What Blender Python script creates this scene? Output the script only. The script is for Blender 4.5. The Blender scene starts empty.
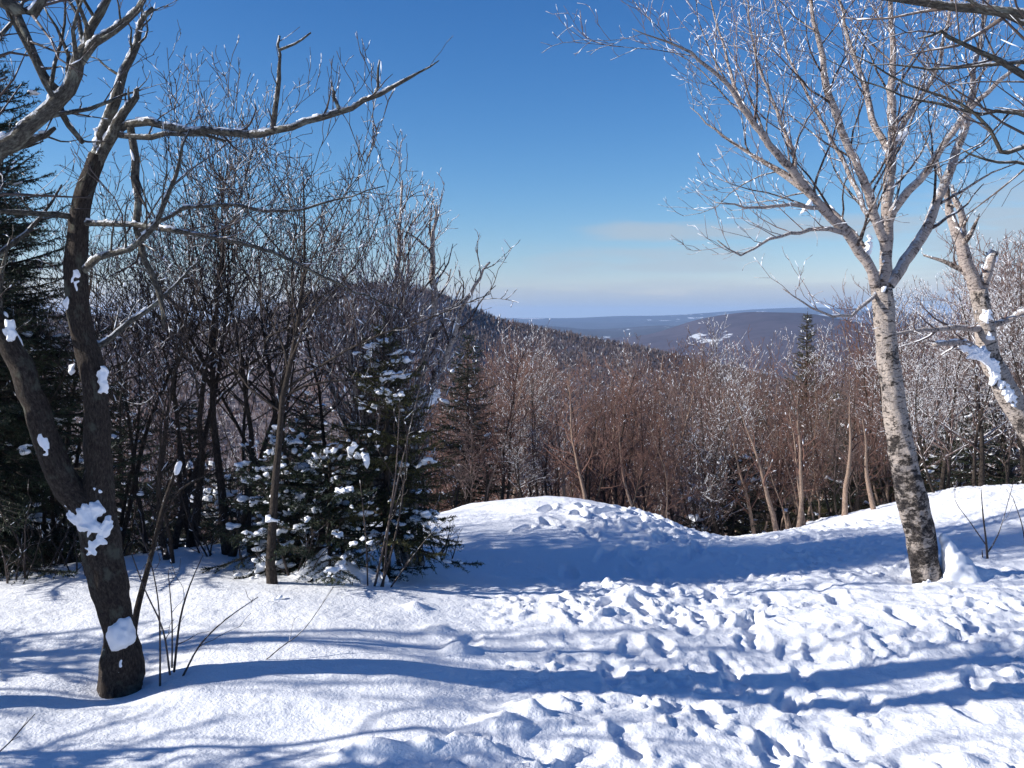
import bpy, math, random
import numpy as np
from mathutils import Vector

C = bpy.context.scene.collection
SC = bpy.context.scene
PI = math.pi

# ------------------------------------------------------------------ camera
F = 995.0
PITCH = math.radians(3.8)
CAMZ = 1.6
cam_d = bpy.data.cameras.new('camera')
cam = bpy.data.objects.new('camera', cam_d)
C.objects.link(cam)
cam_d.sensor_width = 36.0
cam_d.lens = 36.0 * F / 1024.0
cam_d.clip_start = 0.05
cam_d.clip_end = 60000.0
cam.location = (0, 0, CAMZ)
cam.rotation_euler = (math.radians(90) - PITCH, 0, 0)
SC.camera = cam


def at(px, py, Y):
    cx = (px - 512) / F
    cy = (384 - py) / F
    dy = math.cos(PITCH) + cy * math.sin(PITCH)
    dz = -math.sin(PITCH) + cy * math.cos(PITCH)
    t = Y / dy
    return np.array([t * cx, Y, CAMZ + t * dz])


# ------------------------------------------------------------------ noise
def _hash(ix, iy, iz, seed):
    h = (ix * 374761393 + iy * 668265263 + iz * 1274126177 + seed * 974634777) & 0x7fffffff
    h = ((h ^ (h >> 13)) * 1103515245) & 0x7fffffff
    h = ((h ^ (h >> 16)) * 668265263) & 0x7fffffff
    h = h ^ (h >> 15)
    return (h & 0xffff) / 32767.5 - 1.0


def vnoise(x, y, z=0.0, seed=1):
    x = np.asarray(x, float); y = np.asarray(y, float)
    z = np.zeros_like(x) + z
    fx, fy, fz = np.floor(x), np.floor(y), np.floor(z)
    ix, iy, iz = fx.astype(np.int64), fy.astype(np.int64), fz.astype(np.int64)
    tx, ty, tz = x - fx, y - fy, z - fz
    q = lambda t: t * t * t * (t * (t * 6 - 15) + 10)
    tx, ty, tz = q(tx), q(ty), q(tz)
    r = 0
    for a in (0, 1):
        wa = tx if a else 1 - tx
        for b in (0, 1):
            wb = ty if b else 1 - ty
            for c in (0, 1):
                wc = tz if c else 1 - tz
                r = r + _hash(ix + a, iy + b, iz + c, seed) * wa * wb * wc
    return r


def sm(a, b, t):
    t = np.clip((t - a) / (b - a), 0, 1)
    return t * t * (3 - 2 * t)


# ------------------------------------------------------------------ terrain
EDGE_X = [-40, -6, -3.2, -2.3, -1.2, -0.4, 0.5, 1.2, 1.8, 2.5, 3.2, 4.2, 6, 40]
EDGE_Y = [7.0, 5.6, 5.7, 6.5, 7.8, 8.9, 9.1, 8.5, 7.6, 7.7, 8.2, 8.5, 8.8, 9.0]


def gz(x, y):
    x = np.asarray(x, float); y = np.asarray(y, float)
    z = np.zeros(np.broadcast(x, y).shape)
    z = z + 0.27 * sm(2.7, 4.9, x) * sm(5.6, 8.3, y)
    z = z - 0.145 * sm(6.3, 8.8, y)
    z = z - 0.05 * np.exp(-((x - 1.85) / 0.6) ** 2 - ((y - 8.4) / 0.9) ** 2)
    z = z + 0.11 * np.exp(-((x - 0.45) / 0.85) ** 2 - ((y - 8.7) / 0.9) ** 2)
    z = z - 0.17 * np.exp(-((x - 0.7) / 1.5) ** 2 - ((y - 6.75) / 0.55) ** 2)
    z = z + 0.07 * np.exp(-((x + 2.2) / 1.1) ** 2 - ((y - 5.3) / 1.0) ** 2)
    z = z - 0.06 * sm(-0.6, 0.2, x) * sm(5.2, 4.2, y)
    ye = np.interp(x, EDGE_X, EDGE_Y)
    d = np.maximum(0, y - ye)
    q = np.sqrt(d * d + 1.0) - 1.0
    z = z - 130 * (1 - np.exp(-q / 390.0))
    lf = sm(10, 60, np.hypot(x, y))
    z = z + lf * 1.2 * vnoise(x / 23.0, y / 23.0, 3.3, 5)
    return z


def g1(x, y):
    return float(gz(np.array([x]), np.array([y]))[0])


TR_Y = [0, 3, 3.5, 4.3, 5.0, 5.6, 6.2, 7.0, 8.0, 9.0, 10, 14]
TR_L = [-0.9, -0.75, -0.55, -0.1, -0.3, -0.1, 0.2, 0.25, 0.2, 0.5, 1.4, 1.9]


def axis(lo, hi, step, far_lo, far_hi, g=1.07):
    mid = list(np.arange(lo, hi + 1e-6, step))
    s, v = step, mid[-1]
    up = []
    while v < far_hi:
        s *= g; v += s; up.append(v)
    s, v = step, lo
    dn = []
    while v > far_lo:
        s *= g; v -= s; dn.append(v)
    return np.array(dn[::-1] + mid + up)


def make_mesh(name, V, faces, attr=None, smooth=True, mats=None):
    """faces: list of (array k x m, material index)"""
    me = bpy.data.meshes.new(name)
    V = np.ascontiguousarray(V, dtype=np.float32)
    me.vertices.add(len(V))
    me.vertices.foreach_set('co', V.ravel())
    loops, starts, mi = [], [], []
    off = 0
    for fa, m in faces:
        if len(fa) == 0:
            continue
        fa = np.asarray(fa, dtype=np.int32)
        k, w = fa.shape
        loops.append(fa.ravel())
        starts.append(off + np.arange(k, dtype=np.int32) * w)
        mi.append(np.full(k, m, dtype=np.int32))
        off += k * w
    loops = np.concatenate(loops); starts = np.concatenate(starts); mi = np.concatenate(mi)
    me.loops.add(len(loops))
    me.loops.foreach_set('vertex_index', loops)
    me.polygons.add(len(starts))
    me.polygons.foreach_set('loop_start', starts)
    me.polygons.foreach_set('material_index', mi)
    me.polygons.foreach_set('use_smooth', np.full(len(starts), smooth, dtype=bool))
    if attr is not None:
        a = me.attributes.new('bark', 'FLOAT_VECTOR', 'POINT')
        a.data.foreach_set('vector', np.ascontiguousarray(attr, dtype=np.float32).ravel())
    me.update(calc_edges=True)
    me.validate()
    for m in (mats or []):
        me.materials.append(m)
    return me


def link(name, me, parent=None, loc=(0, 0, 0), **props):
    o = bpy.data.objects.new(name, me)
    C.objects.link(o)
    o.location = loc
    if parent is not None:
        o.parent = parent
    for k, v in props.items():
        if v:
            o[k] = v
    return o


def thing(name, label, cat, loc, group=None, rz=0.0):
    o = bpy.data.objects.new(name, None)
    C.objects.link(o)
    o.empty_display_size = 0.2
    o.location = tuple(float(v) for v in loc)
    o.rotation_euler = (0, 0, rz)
    o['label'] = label
    o['category'] = cat
    if group:
        o['group'] = group
    return o


def dup(root, loc, rz, scale, label, group, name=None):
    r = root.copy(); C.objects.link(r)
    r.location = tuple(float(v) for v in loc)
    r.rotation_euler = (0, 0, rz)
    r.scale = (scale[0], scale[0], scale[1]) if isinstance(scale, tuple) else (scale,) * 3
    r['label'] = label
    r['group'] = group
    for ch in list(root.children):
        c = ch.copy(); C.objects.link(c); c.parent = r
        for g in list(ch.children):
            d = g.copy(); C.objects.link(d); d.parent = c
    return r


# ------------------------------------------------------------------ materials
class NT:
    def __init__(self, name):
        self.m = bpy.data.materials.new(name)
        self.m.use_nodes = True
        self.t = self.m.node_tree
        self.t.nodes.clear()
        self.out = self.t.nodes.new('ShaderNodeOutputMaterial')
        self.b = self.t.nodes.new('ShaderNodeBsdfPrincipled')
        self.t.links.new(self.b.outputs[0], self.out.inputs[0])

    def n(self, typ, **kw):
        nd = self.t.nodes.new(typ)
        for k, v in kw.items():
            if k in nd.inputs:
                nd.inputs[k].default_value = v
            else:
                setattr(nd, k, v)
        return nd

    def l(self, a, b):
        self.t.links.new(a, b)

    def noise(self, vec, scale, detail=3.0, rough=0.5):
        nd = self.n('ShaderNodeTexNoise', Scale=scale, Detail=detail, Roughness=rough)
        self.l(vec, nd.inputs['Vector'])
        return nd.outputs['Fac']

    def mapping(self, vec, scale):
        nd = self.n('ShaderNodeMapping')
        nd.inputs['Scale'].default_value = scale
        self.l(vec, nd.inputs['Vector'])
        return nd.outputs[0]

    def ramp(self, fac, stops):
        nd = self.n('ShaderNodeValToRGB')
        e = nd.color_ramp.elements
        while len(e) < len(stops):
            e.new(0.5)
        for i, (p, c) in enumerate(stops):
            e[i].position = p
            e[i].color = (c, c, c, 1) if not isinstance(c, tuple) else (*c, 1)
        self.l(fac, nd.inputs[0])
        return nd.outputs[0]

    def mix(self, fac, a, b, mode='MIX'):
        nd = self.n('ShaderNodeMix')
        nd.data_type = 'RGBA'
        nd.blend_type = mode
        if isinstance(fac, float):
            nd.inputs[0].default_value = fac
        else:
            self.l(fac, nd.inputs[0])
        for i, v in ((6, a), (7, b)):
            if isinstance(v, tuple):
                nd.inputs[i].default_value = (*v, 1)
            else:
                self.l(v, nd.inputs[i])
        return nd.outputs[2]

    def math(self, op, a, b=None):
        nd = self.n('ShaderNodeMath', operation=op)
        for i, v in ((0, a), (1, b)):
            if v is None:
                continue
            if isinstance(v, (int, float)):
                nd.inputs[i].default_value = v
            else:
                self.l(v, nd.inputs[i])
        return nd.outputs[0]

    def bump(self, h, strength, dist):
        nd = self.n('ShaderNodeBump', Strength=strength, Distance=dist)
        self.l(h, nd.inputs['Height'])
        self.l(nd.outputs[0], self.b.inputs['Normal'])

    def setc(self, c):
        if isinstance(c, tuple):
            self.b.inputs['Base Color'].default_value = (*c, 1)
        else:
            self.l(c, self.b.inputs['Base Color'])

    def rough(self, r, spec=0.3):
        self.b.inputs['Roughness'].default_value = r
        self.b.inputs['Specular IOR Level'].default_value = spec


def rimed(m, c, amount, scale):
    """rime and blown snow stuck in broken patches to the upper windward side"""
    geo = m.n('ShaderNodeNewGeometry')
    dot = m.n('ShaderNodeVectorMath', operation='DOT_PRODUCT')
    m.l(geo.outputs['Normal'], dot.inputs[0])
    dot.inputs[1].default_value = (-0.55, -0.25, 0.8)
    nz = m.noise(geo.outputs['Position'], scale, 5, 0.7)
    f = m.ramp(m.math('ADD', m.math('MULTIPLY', dot.outputs['Value'], 0.45), nz), [(0.98 - amount, 0.0), (1.06 - amount, 0.9)])
    return m.mix(f, c, (0.80, 0.83, 0.88))


def snow_mat(name, fine=60.0, strength=0.35, far=False):
    m = NT(name)
    tc = m.n('ShaderNodeTexCoord')
    vec = tc.outputs['Object']
    c = m.mix(m.noise(vec, 1.3, 4), (0.83, 0.855, 0.90), (0.90, 0.91, 0.93))
    m.setc(c)
    m.rough(0.55, 0.25)
    h = m.math('ADD', m.noise(vec, fine, 4, 0.6), m.math('MULTIPLY', m.noise(vec, fine * 0.28, 3), 1.6))
    m.bump(h, strength, 0.012)
    return m.m


def bark_mat(name, dark, mid, light, birch=False, mossy=None, scale=1.0, frost=0.0):
    m = NT(name)
    at_ = m.n('ShaderNodeAttribute', attribute_name='bark')
    vec = at_.outputs['Vector']
    if birch:
        long = m.mapping(vec, (9 * scale, 9 * scale, 55 * scale))
        base = m.mix(m.noise(vec, 14 * scale, 4, 0.6), mid, light)
        len_ = m.ramp(m.noise(long, 1.6, 3, 0.6), [(0.56, 0.0), (0.64, 1.0)])
        c = m.mix(m.math('MULTIPLY', len_, 0.9), base, dark)
        zc = m.n('ShaderNodeSeparateXYZ'); m.l(vec, zc.inputs[0])
        low = m.n('ShaderNodeMapRange'); m.l(zc.outputs[2], low.inputs[0])
        low.inputs[1].default_value = 0.0; low.inputs[2].default_value = 2.0
        low.inputs[3].default_value = 0.07; low.inputs[4].default_value = -0.10
        pat = m.noise(m.mapping(vec, (10 * scale, 10 * scale, 15 * scale)), 1.7, 7, 0.78)
        pat = m.math('ADD', pat, m.math('MULTIPLY', m.math('SUBTRACT', m.noise(m.mapping(vec, (1, 1, 1.6)), 5.0 * scale, 3), 0.5), 0.55))
        f = m.ramp(m.math('ADD', pat, low.outputs[0]), [(0.50, 0.0), (0.57, 1.0)])
        dk = m.ramp(m.noise(m.mapping(vec, (1, 1, 1.8)), 34 * scale, 5, 0.7), [(0.36, tuple(v * 0.5 for v in dark)), (0.55, tuple(v * 2.2 for v in dark)), (0.70, tuple(v * 6.5 for v in dark))])
        c = m.mix(f, c, dk)
        if frost:
            c = rimed(m, c, frost, 38.0)
        m.setc(c)
        hgt = m.math('ADD', m.noise(long, 2.0, 4, 0.7), m.math('MULTIPLY', f, 0.8))
        m.bump(m.math('ADD', hgt, m.math('MULTIPLY', m.noise(vec, 45 * scale, 4, 0.7), 1.2)), 1.0, 0.02)
    else:
        lng = m.mapping(vec, (36 * scale, 36 * scale, 21 * scale))
        n = m.noise(lng, 2.4, 7, 0.75)
        c = m.ramp(n, [(0.34, dark), (0.52, mid), (0.7, light)])
        if mossy:
            f = m.ramp(m.noise(vec, 9 * scale, 4, 0.65), [(0.55, 0.0), (0.66, 0.8)])
            c = m.mix(f, c, mossy)
        if frost:
            c = rimed(m, c, frost, 38.0)
        m.setc(c)
        m.bump(n, 1.0, 0.022)
    m.rough(0.85, 0.15)
    return m.m


def twig_mat(name, a, b, frost=0.0):
    m = NT(name)
    oi = m.n('ShaderNodeObjectInfo')
    tc = m.n('ShaderNodeTexCoord')
    c = m.mix(m.noise(tc.outputs['Object'], 3.0, 2), a, b)
    hsv = m.n('ShaderNodeHueSaturation')
    m.l(c, hsv.inputs['Color'])
    mr = m.n('ShaderNodeMapRange'); m.l(oi.outputs['Random'], mr.inputs[0])
    mr.inputs[3].default_value = 0.55; mr.inputs[4].default_value = 1.35
    m.l(mr.outputs[0], hsv.inputs['Value'])
    m.setc(rimed(m, hsv.outputs[0], frost, 22.0) if frost else hsv.outputs[0])
    m.rough(0.7, 0.2)
    return m.m


def needle_mat(name, a, b):
    m = NT(name)
    tc = m.n('ShaderNodeTexCoord')
    c = m.mix(m.ramp(m.noise(tc.outputs['Object'], 5.0, 3), [(0.35, 0.0), (0.65, 1.0)]), a, b)
    m.setc(c)
    m.rough(0.6, 0.25)
    return m.m


M_SNOW = snow_mat('snow', 70.0, 0.45)
M_CLING = snow_mat('clinging_snow', 45.0, 0.3)
m = NT('rime'); m.setc((0.82, 0.86, 0.92)); m.rough(0.5, 0.3); M_RIME = m.m
M_BIRCH = bark_mat('birch_bark', (0.035, 0.03, 0.028), (0.38, 0.31, 0.265), (0.62, 0.545, 0.485), birch=True)
M_LIMB = bark_mat('birch_limb_bark', (0.06, 0.045, 0.04), (0.44, 0.35, 0.31), (0.68, 0.59, 0.53), birch=True, scale=1.6, frost=0.16)
M_OLD = bark_mat('old_bark', (0.018, 0.014, 0.012), (0.06, 0.047, 0.04), (0.13, 0.11, 0.09), mossy=(0.12, 0.125, 0.10), frost=0.03)
M_LICHEN = bark_mat('lichen_bark', (0.03, 0.026, 0.022), (0.11, 0.10, 0.085), (0.26, 0.25, 0.21), mossy=(0.32, 0.33, 0.27), frost=0.20)
M_GREY = bark_mat('grey_bark', (0.02, 0.017, 0.015), (0.065, 0.052, 0.045), (0.14, 0.115, 0.095))
M_PALE = bark_mat('pale_bark', (0.16, 0.10, 0.075), (0.36, 0.26, 0.20), (0.50, 0.40, 0.33))
M_TWIG_DARK = twig_mat('dark_twigs', (0.040, 0.032, 0.030), (0.105, 0.082, 0.074), 0.10)
M_TWIG_BIRCH = twig_mat('birch_twigs', (0.085, 0.055, 0.05), (0.19, 0.135, 0.12), 0.16)
M_TWIG_RED = twig_mat('red_twigs', (0.098, 0.052, 0.042), (0.185, 0.105, 0.082))
M_TWIG_ASH = twig_mat('ashen_twigs', (0.09, 0.062, 0.058), (0.18, 0.135, 0.125))
M_TWIG_FAR = twig_mat('far_twigs', (0.115, 0.085, 0.083), (0.19, 0.145, 0.14))
M_NEEDLE = needle_mat('spruce_needles', (0.012, 0.024, 0.015), (0.035, 0.05, 0.024))
M_OLIVE = needle_mat('olive_needles', (0.035, 0.04, 0.014), (0.085, 0.08, 0.026))

# ------------------------------------------------------------------ tubes


class Skel:
    def __init__(self):
        self.by = {}

    def add(self, pts, rad, sides, mat=0, s0=0.0):
        pts = np.asarray(pts, float)
        self.by.setdefault((len(pts), sides, mat), []).append((pts, np.asarray(rad, float), s0))

    def build(self, name, mats, origin=(0, 0, 0), rough=0.0, rscale=9.0, seed=3):
        Vs, Fs, As = [], [], []
        off = 0
        rng = np.random.default_rng(seed)
        for (n, k, mat), lst in self.by.items():
            P = np.stack([a[0] for a in lst])              # B,n,3
            R = np.stack([a[1] for a in lst])              # B,n
            S0 = np.array([a[2] for a in lst])
            B = len(lst)
            T = np.empty_like(P)
            T[:, 1:-1] = P[:, 2:] - P[:, :-2]
            T[:, 0] = P[:, 1] - P[:, 0]
            T[:, -1] = P[:, -1] - P[:, -2]
            T /= np.linalg.norm(T, axis=2, keepdims=True) + 1e-9
            avg = P[:, -1] - P[:, 0]
            avg /= np.linalg.norm(avg, axis=1, keepdims=True) + 1e-9
            ref = np.where(np.abs(avg[:, 2:3]) > 0.8, np.array([[1.0, 0.13, 0.0]]), np.array([[0.1, 0.05, 1.0]]))
            ref = np.repeat(ref[:, None, :], n, axis=1)
            N = ref - T * (ref * T).sum(2, keepdims=True)
            N /= np.linalg.norm(N, axis=2, keepdims=True) + 1e-9
            Bn = np.cross(T, N)
            th = np.arange(k) * 2 * PI / k
            c, s = np.cos(th), np.sin(th)
            seg = np.linalg.norm(np.diff(P, axis=1), axis=2)
            L = np.concatenate([np.zeros((B, 1)), np.cumsum(seg, axis=1)], axis=1) + S0[:, None]
            rr = R[:, :, None] * np.ones(k)
            o1 = np.stack([np.cos(th)[None, None, :] * R[:, :1, None] * np.ones((1, n, 1)),
                           np.sin(th)[None, None, :] * R[:, :1, None] * np.ones((1, n, 1)),
                           L[:, :, None] * np.ones(k)], axis=3)
            if B > 1:
                o1 = o1 + rng.random((B, 1, 1, 3)) * np.array([3, 3, 0.0])
            if rough > 0:
                a = o1.reshape(-1, 3)
                nz = vnoise(a[:, 0] * rscale * 2, a[:, 1] * rscale * 2, a[:, 2] * rscale, seed) \
                    + 0.5 * vnoise(a[:, 0] * rscale * 5, a[:, 1] * rscale * 5, a[:, 2] * rscale * 2.3, seed + 1)
                rr = rr * (1 + rough * nz.reshape(rr.shape))
            V = P[:, :, None, :] + rr[..., None] * (N[:, :, None, :] * c[None, None, :, None] + Bn[:, :, None, :] * s[None, None, :, None])
            idx = off + np.arange(B * n * k).reshape(B, n, k)
            a = idx[:, :-1, :]; b = idx[:, 1:, :]
            F_ = np.stack([a, np.roll(a, -1, 2), np.roll(b, -1, 2), b], axis=3).reshape(-1, 4)
            Fs.append((F_, mat))
            cap = idx[:, -1, :].reshape(B, k)
            if k == 3:
                Fs.append((cap, mat))
            else:
                Fs.append((cap, mat))
            Vs.append(V.reshape(-1, 3)); As.append(o1.reshape(-1, 3))
            off += B * n * k
        V = np.concatenate(Vs) - np.asarray(origin)
        return make_mesh(name, V, Fs, np.concatenate(As), True, mats)


def nrm(v):
    return v / (np.linalg.norm(v) + 1e-9)


def perp(d, rng):
    a = rng.normal(size=3)
    a = a - d * a.dot(d)
    return nrm(a)


class Rime:
    """collects clinging snow lumps: centre, axis, length, width"""
    def __init__(self):
        self.c = []

    def add(self, p, d, l, w):
        self.c.append((p[0], p[1], p[2], d[0], d[1], d[2], l, w))


_ico_cache = {}


def ico(level):
    if level not in _ico_cache:
        import bmesh
        bm = bmesh.new()
        bmesh.ops.create_icosphere(bm, subdivisions=level, radius=1.0)
        bm.verts.ensure_lookup_table()
        v = np.array([x.co[:] for x in bm.verts]); f = np.array([[q.index for q in x.verts] for x in bm.faces])
        bm.free()
        _ico_cache[level] = (v, f)
    return _ico_cache[level]


def blobs_mesh(name, arr, mat, origin=(0, 0, 0), level=1, jitter=0.25, seed=1, flat=0.75):
    arr = np.asarray(arr, float)
    if len(arr) == 0:
        return None
    v, f = ico(level)
    rng = np.random.default_rng(seed)
    B = len(arr)
    D = arr[:, 3:6]; D = D / (np.linalg.norm(D, axis=1, keepdims=True) + 1e-9)
    up = np.tile(np.array([[0.03, 0.02, 1.0]]), (B, 1))
    up[np.abs(D[:, 2]) > 0.9] = [1, 0.1, 0]
    N = up - D * (up * D).sum(1, keepdims=True); N /= np.linalg.norm(N, axis=1, keepdims=True) + 1e-9
    Bn = np.cross(D, N)
    sc = np.stack([arr[:, 6], arr[:, 7], arr[:, 7] * flat], axis=1) * 0.5
    vv = v[None] * sc[:, None, :]
    if level <= 1:
        vv = vv * (1 + jitter * rng.normal(size=(B, len(v), 1)))
    else:
        o = rng.random((B, 1, 3)) * 50
        q = (v[None] * 1.7 + o).reshape(-1, 3)
        nz = vnoise(q[:, 0], q[:, 1], q[:, 2], seed) + 0.5 * vnoise(q[:, 0] * 2.3, q[:, 1] * 2.3, q[:, 2] * 2.3, seed + 4)
        vv = vv * (1 + jitter * 1.6 * nz.reshape(B, len(v), 1))
    V = arr[:, None, :3] + vv[..., 0:1] * D[:, None] + vv[..., 1:2] * Bn[:, None] + vv[..., 2:3] * N[:, None]
    Fc = (f[None] + (np.arange(B) * len(v))[:, None, None]).reshape(-1, 3)
    return make_mesh(name, V.reshape(-1, 3) - np.asarray(origin), [(Fc, 0)], None, level > 1 or True, [mat])


def fuse(me, voxel, it=4):
    """fuse overlapping lumps into one soft skin of snow"""
    if me is None:
        return None
    mat = me.materials[0]
    ob = bpy.data.objects.new('lump', me); C.objects.link(ob)
    md = ob.modifiers.new('r', 'REMESH'); md.mode = 'VOXEL'; md.voxel_size = voxel; md.use_smooth_shade = True
    ms = ob.modifiers.new('s', 'SMOOTH'); ms.iterations = it; ms.factor = 0.5
    dg = bpy.context.evaluated_depsgraph_get()
    out = bpy.data.meshes.new_from_object(ob.evaluated_get(dg))
    out.name = me.name
    bpy.data.objects.remove(ob)
    out.materials.clear(); out.materials.append(mat)
    out.polygons.foreach_set('use_smooth', np.ones(len(out.polygons), dtype=bool))
    return out


# ------------------------------------------------------------------ growing
def smooth_line(pts, rad, step):
    """Catmull-Rom through control points"""
    pts = [np.asarray(p, float) for p in pts]
    P = [2 * pts[0] - pts[1]] + pts + [2 * pts[-1] - pts[-2]]
    out, ro = [], []
    for i in range(1, len(P) - 2):
        n = max(2, int(np.linalg.norm(P[i + 1] - P[i]) / step))
        for j in range(n):
            t = j / n
            a, b, c, d = P[i - 1], P[i], P[i + 1], P[i + 2]
            out.append(0.5 * (2 * b + (c - a) * t + (2 * a - 5 * b + 4 * c - d) * t * t + (3 * b - a - 3 * c + d) * t ** 3))
            ro.append(rad[i - 1] * (1 - t) + rad[i] * t)
    out.append(pts[-1]); ro.append(rad[-1])
    return np.array(out), np.array(ro)


class Par:
    def __init__(s, **k):
        s.maxlvl = 3; s.dens = (6, 8, 10, 10); s.ratio = (0.6, 0.5, 0.45, 0.4); s.ang = (45, 42, 40, 38)
        s.wander = (0.10, 0.16, 0.2, 0.22); s.trop = (0.03, 0.05, 0.06, 0.04); s.rr = 0.6
        s.rmin = 0.0022; s.segs = (9, 7, 5, 4); s.sides = (7, 5, 4, 3); s.lmin = 0.06; s.start = 0.2
        s.rime = 0.0; s.rs = 1.0; s.mats = (0, 0, 1, 1); s.taper = 0.25; s.lmax = 9.0; s.short = 0.55
        s.__dict__.update(k)


def spawn(sk, rm, pts, rad, lvl, p, rng, L=None, start=None):
    """children along a polyline of level lvl"""
    if lvl >= p.maxlvl:
        return
    seg = np.linalg.norm(np.diff(pts, axis=0), axis=1)
    cum = np.concatenate([[0], np.cumsum(seg)])
    tot = cum[-1] if L is None else L
    n = p.dens[lvl] * cum[-1]
    n = int(n) + (rng.random() < n - int(n))
    st = p.start if start is None else start
    az = rng.random() * 6.28
    for i in range(n):
        t = st + (1 - st) * ((i + rng.random()) / max(1, n))
        s = t * cum[-1]
        j = min(len(seg) - 1, int(np.searchsorted(cum, s) - 1)); j = max(0, j)
        u = (s - cum[j]) / (seg[j] + 1e-9)
        pos = pts[j] * (1 - u) + pts[j + 1] * u
        r = rad[j] * (1 - u) + rad[j + 1] * u
        d = nrm(pts[j + 1] - pts[j])
        az += 2.4 + rng.normal() * 0.5
        a = perp(d, np.random.default_rng(int(rng.integers(1 << 30)))) if abs(d[2]) > 0.98 else nrm(np.cross(d, [0, 0, 1.0]))
        b = np.cross(d, a)
        side = a * math.cos(az) + b * math.sin(az)
        if side[2] < -0.3 and rng.random() < 0.6:
            side = -side
        an = math.radians(p.ang[lvl] * rng.uniform(0.7, 1.3))
        nd = nrm(d * math.cos(an) + side * math.sin(an))
        cl = min(p.lmax, tot * p.ratio[lvl] * (1 - p.short * t) * rng.uniform(0.5, 1.25))
        if cl < p.lmin:
            cl = p.lmin * rng.uniform(0.8, 1.5)
        cr = max(p.rmin, min(r * 0.8, r * p.rr * rng.uniform(0.7, 1.1)))
        grow(sk, rm, pos, nd, cl, cr, lvl + 1, p, rng)


def grow(sk, rm, pos, d, L, r, lvl, p, rng):
    n = p.segs[lvl]
    pts = [pos]; rad = [r]
    st = L / (n - 1)
    q = pos
    for i in range(1, n):
        d = nrm(d + rng.normal(size=3) * p.wander[lvl] + np.array([0, 0, p.trop[lvl]]))
        q = q + d * st
        pts.append(q)
        rad.append(max(p.rmin * 0.7, r * (1 - (1 - p.taper) * i / (n - 1))))
    pts = np.array(pts); rad = np.array(rad)
    sk.add(pts, rad, p.sides[lvl], p.mats[lvl])
    if p.rime and rm is not None:
        add_rime(rm, pts, rad, p, rng, tip=(lvl >= p.maxlvl - 1))
    spawn(sk, rm, pts, rad, lvl, p, rng, L)


def add_rime(rm, pts, rad, p, rng, tip=True, k=1.0):
    for i in range(1, len(pts)):
        if rng.random() < p.rime * k:
            d = nrm(pts[i] - pts[i - 1])
            q = rng.lognormal(0, 0.4)
            sl = np.linalg.norm(pts[i] - pts[i - 1])
            l = min(sl * 1.5, rng.uniform(0.02, 0.06) * p.rs * q)
            w = rng.uniform(0.002, 0.0045) * p.rs + rad[i] * 1.6
            rm.add(pts[i] - d * l * 0.35 + np.array([-0.1, 0, 0.45]) * rad[i], d, l, w)
    if tip and rng.random() < p.rime * 0.9 * k:
        d = nrm(pts[-1] - pts[-2])
        rm.add(pts[-1], d, rng.uniform(0.012, 0.034) * p.rs, rng.uniform(0.004, 0.009) * p.rs)


def limb_snow(rm, pts, rad, rng, prob=0.6, k=1.0):
    """snow lying in broken ridges along the upper side of a limb"""
    for i in range(len(pts) - 1):
        d = pts[i + 1] - pts[i]
        l = np.linalg.norm(d); d = d / (l + 1e-9)
        for _ in range(2):
            if rng.random() > prob:
                continue
            up = np.array([-0.25, 0, 1.0]); up = nrm(up - d * up.dot(d))
            rm.add(pts[i] + d * l * rng.random() + up * rad[i] * rng.uniform(0.75, 1.0), nrm(d + rng.normal(size=3) * 0.15), min(0.07, l * rng.uniform(0.3, 1.2)) * k, min(0.024, rad[i] * rng.uniform(0.5, 1.5)) * k)


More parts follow.
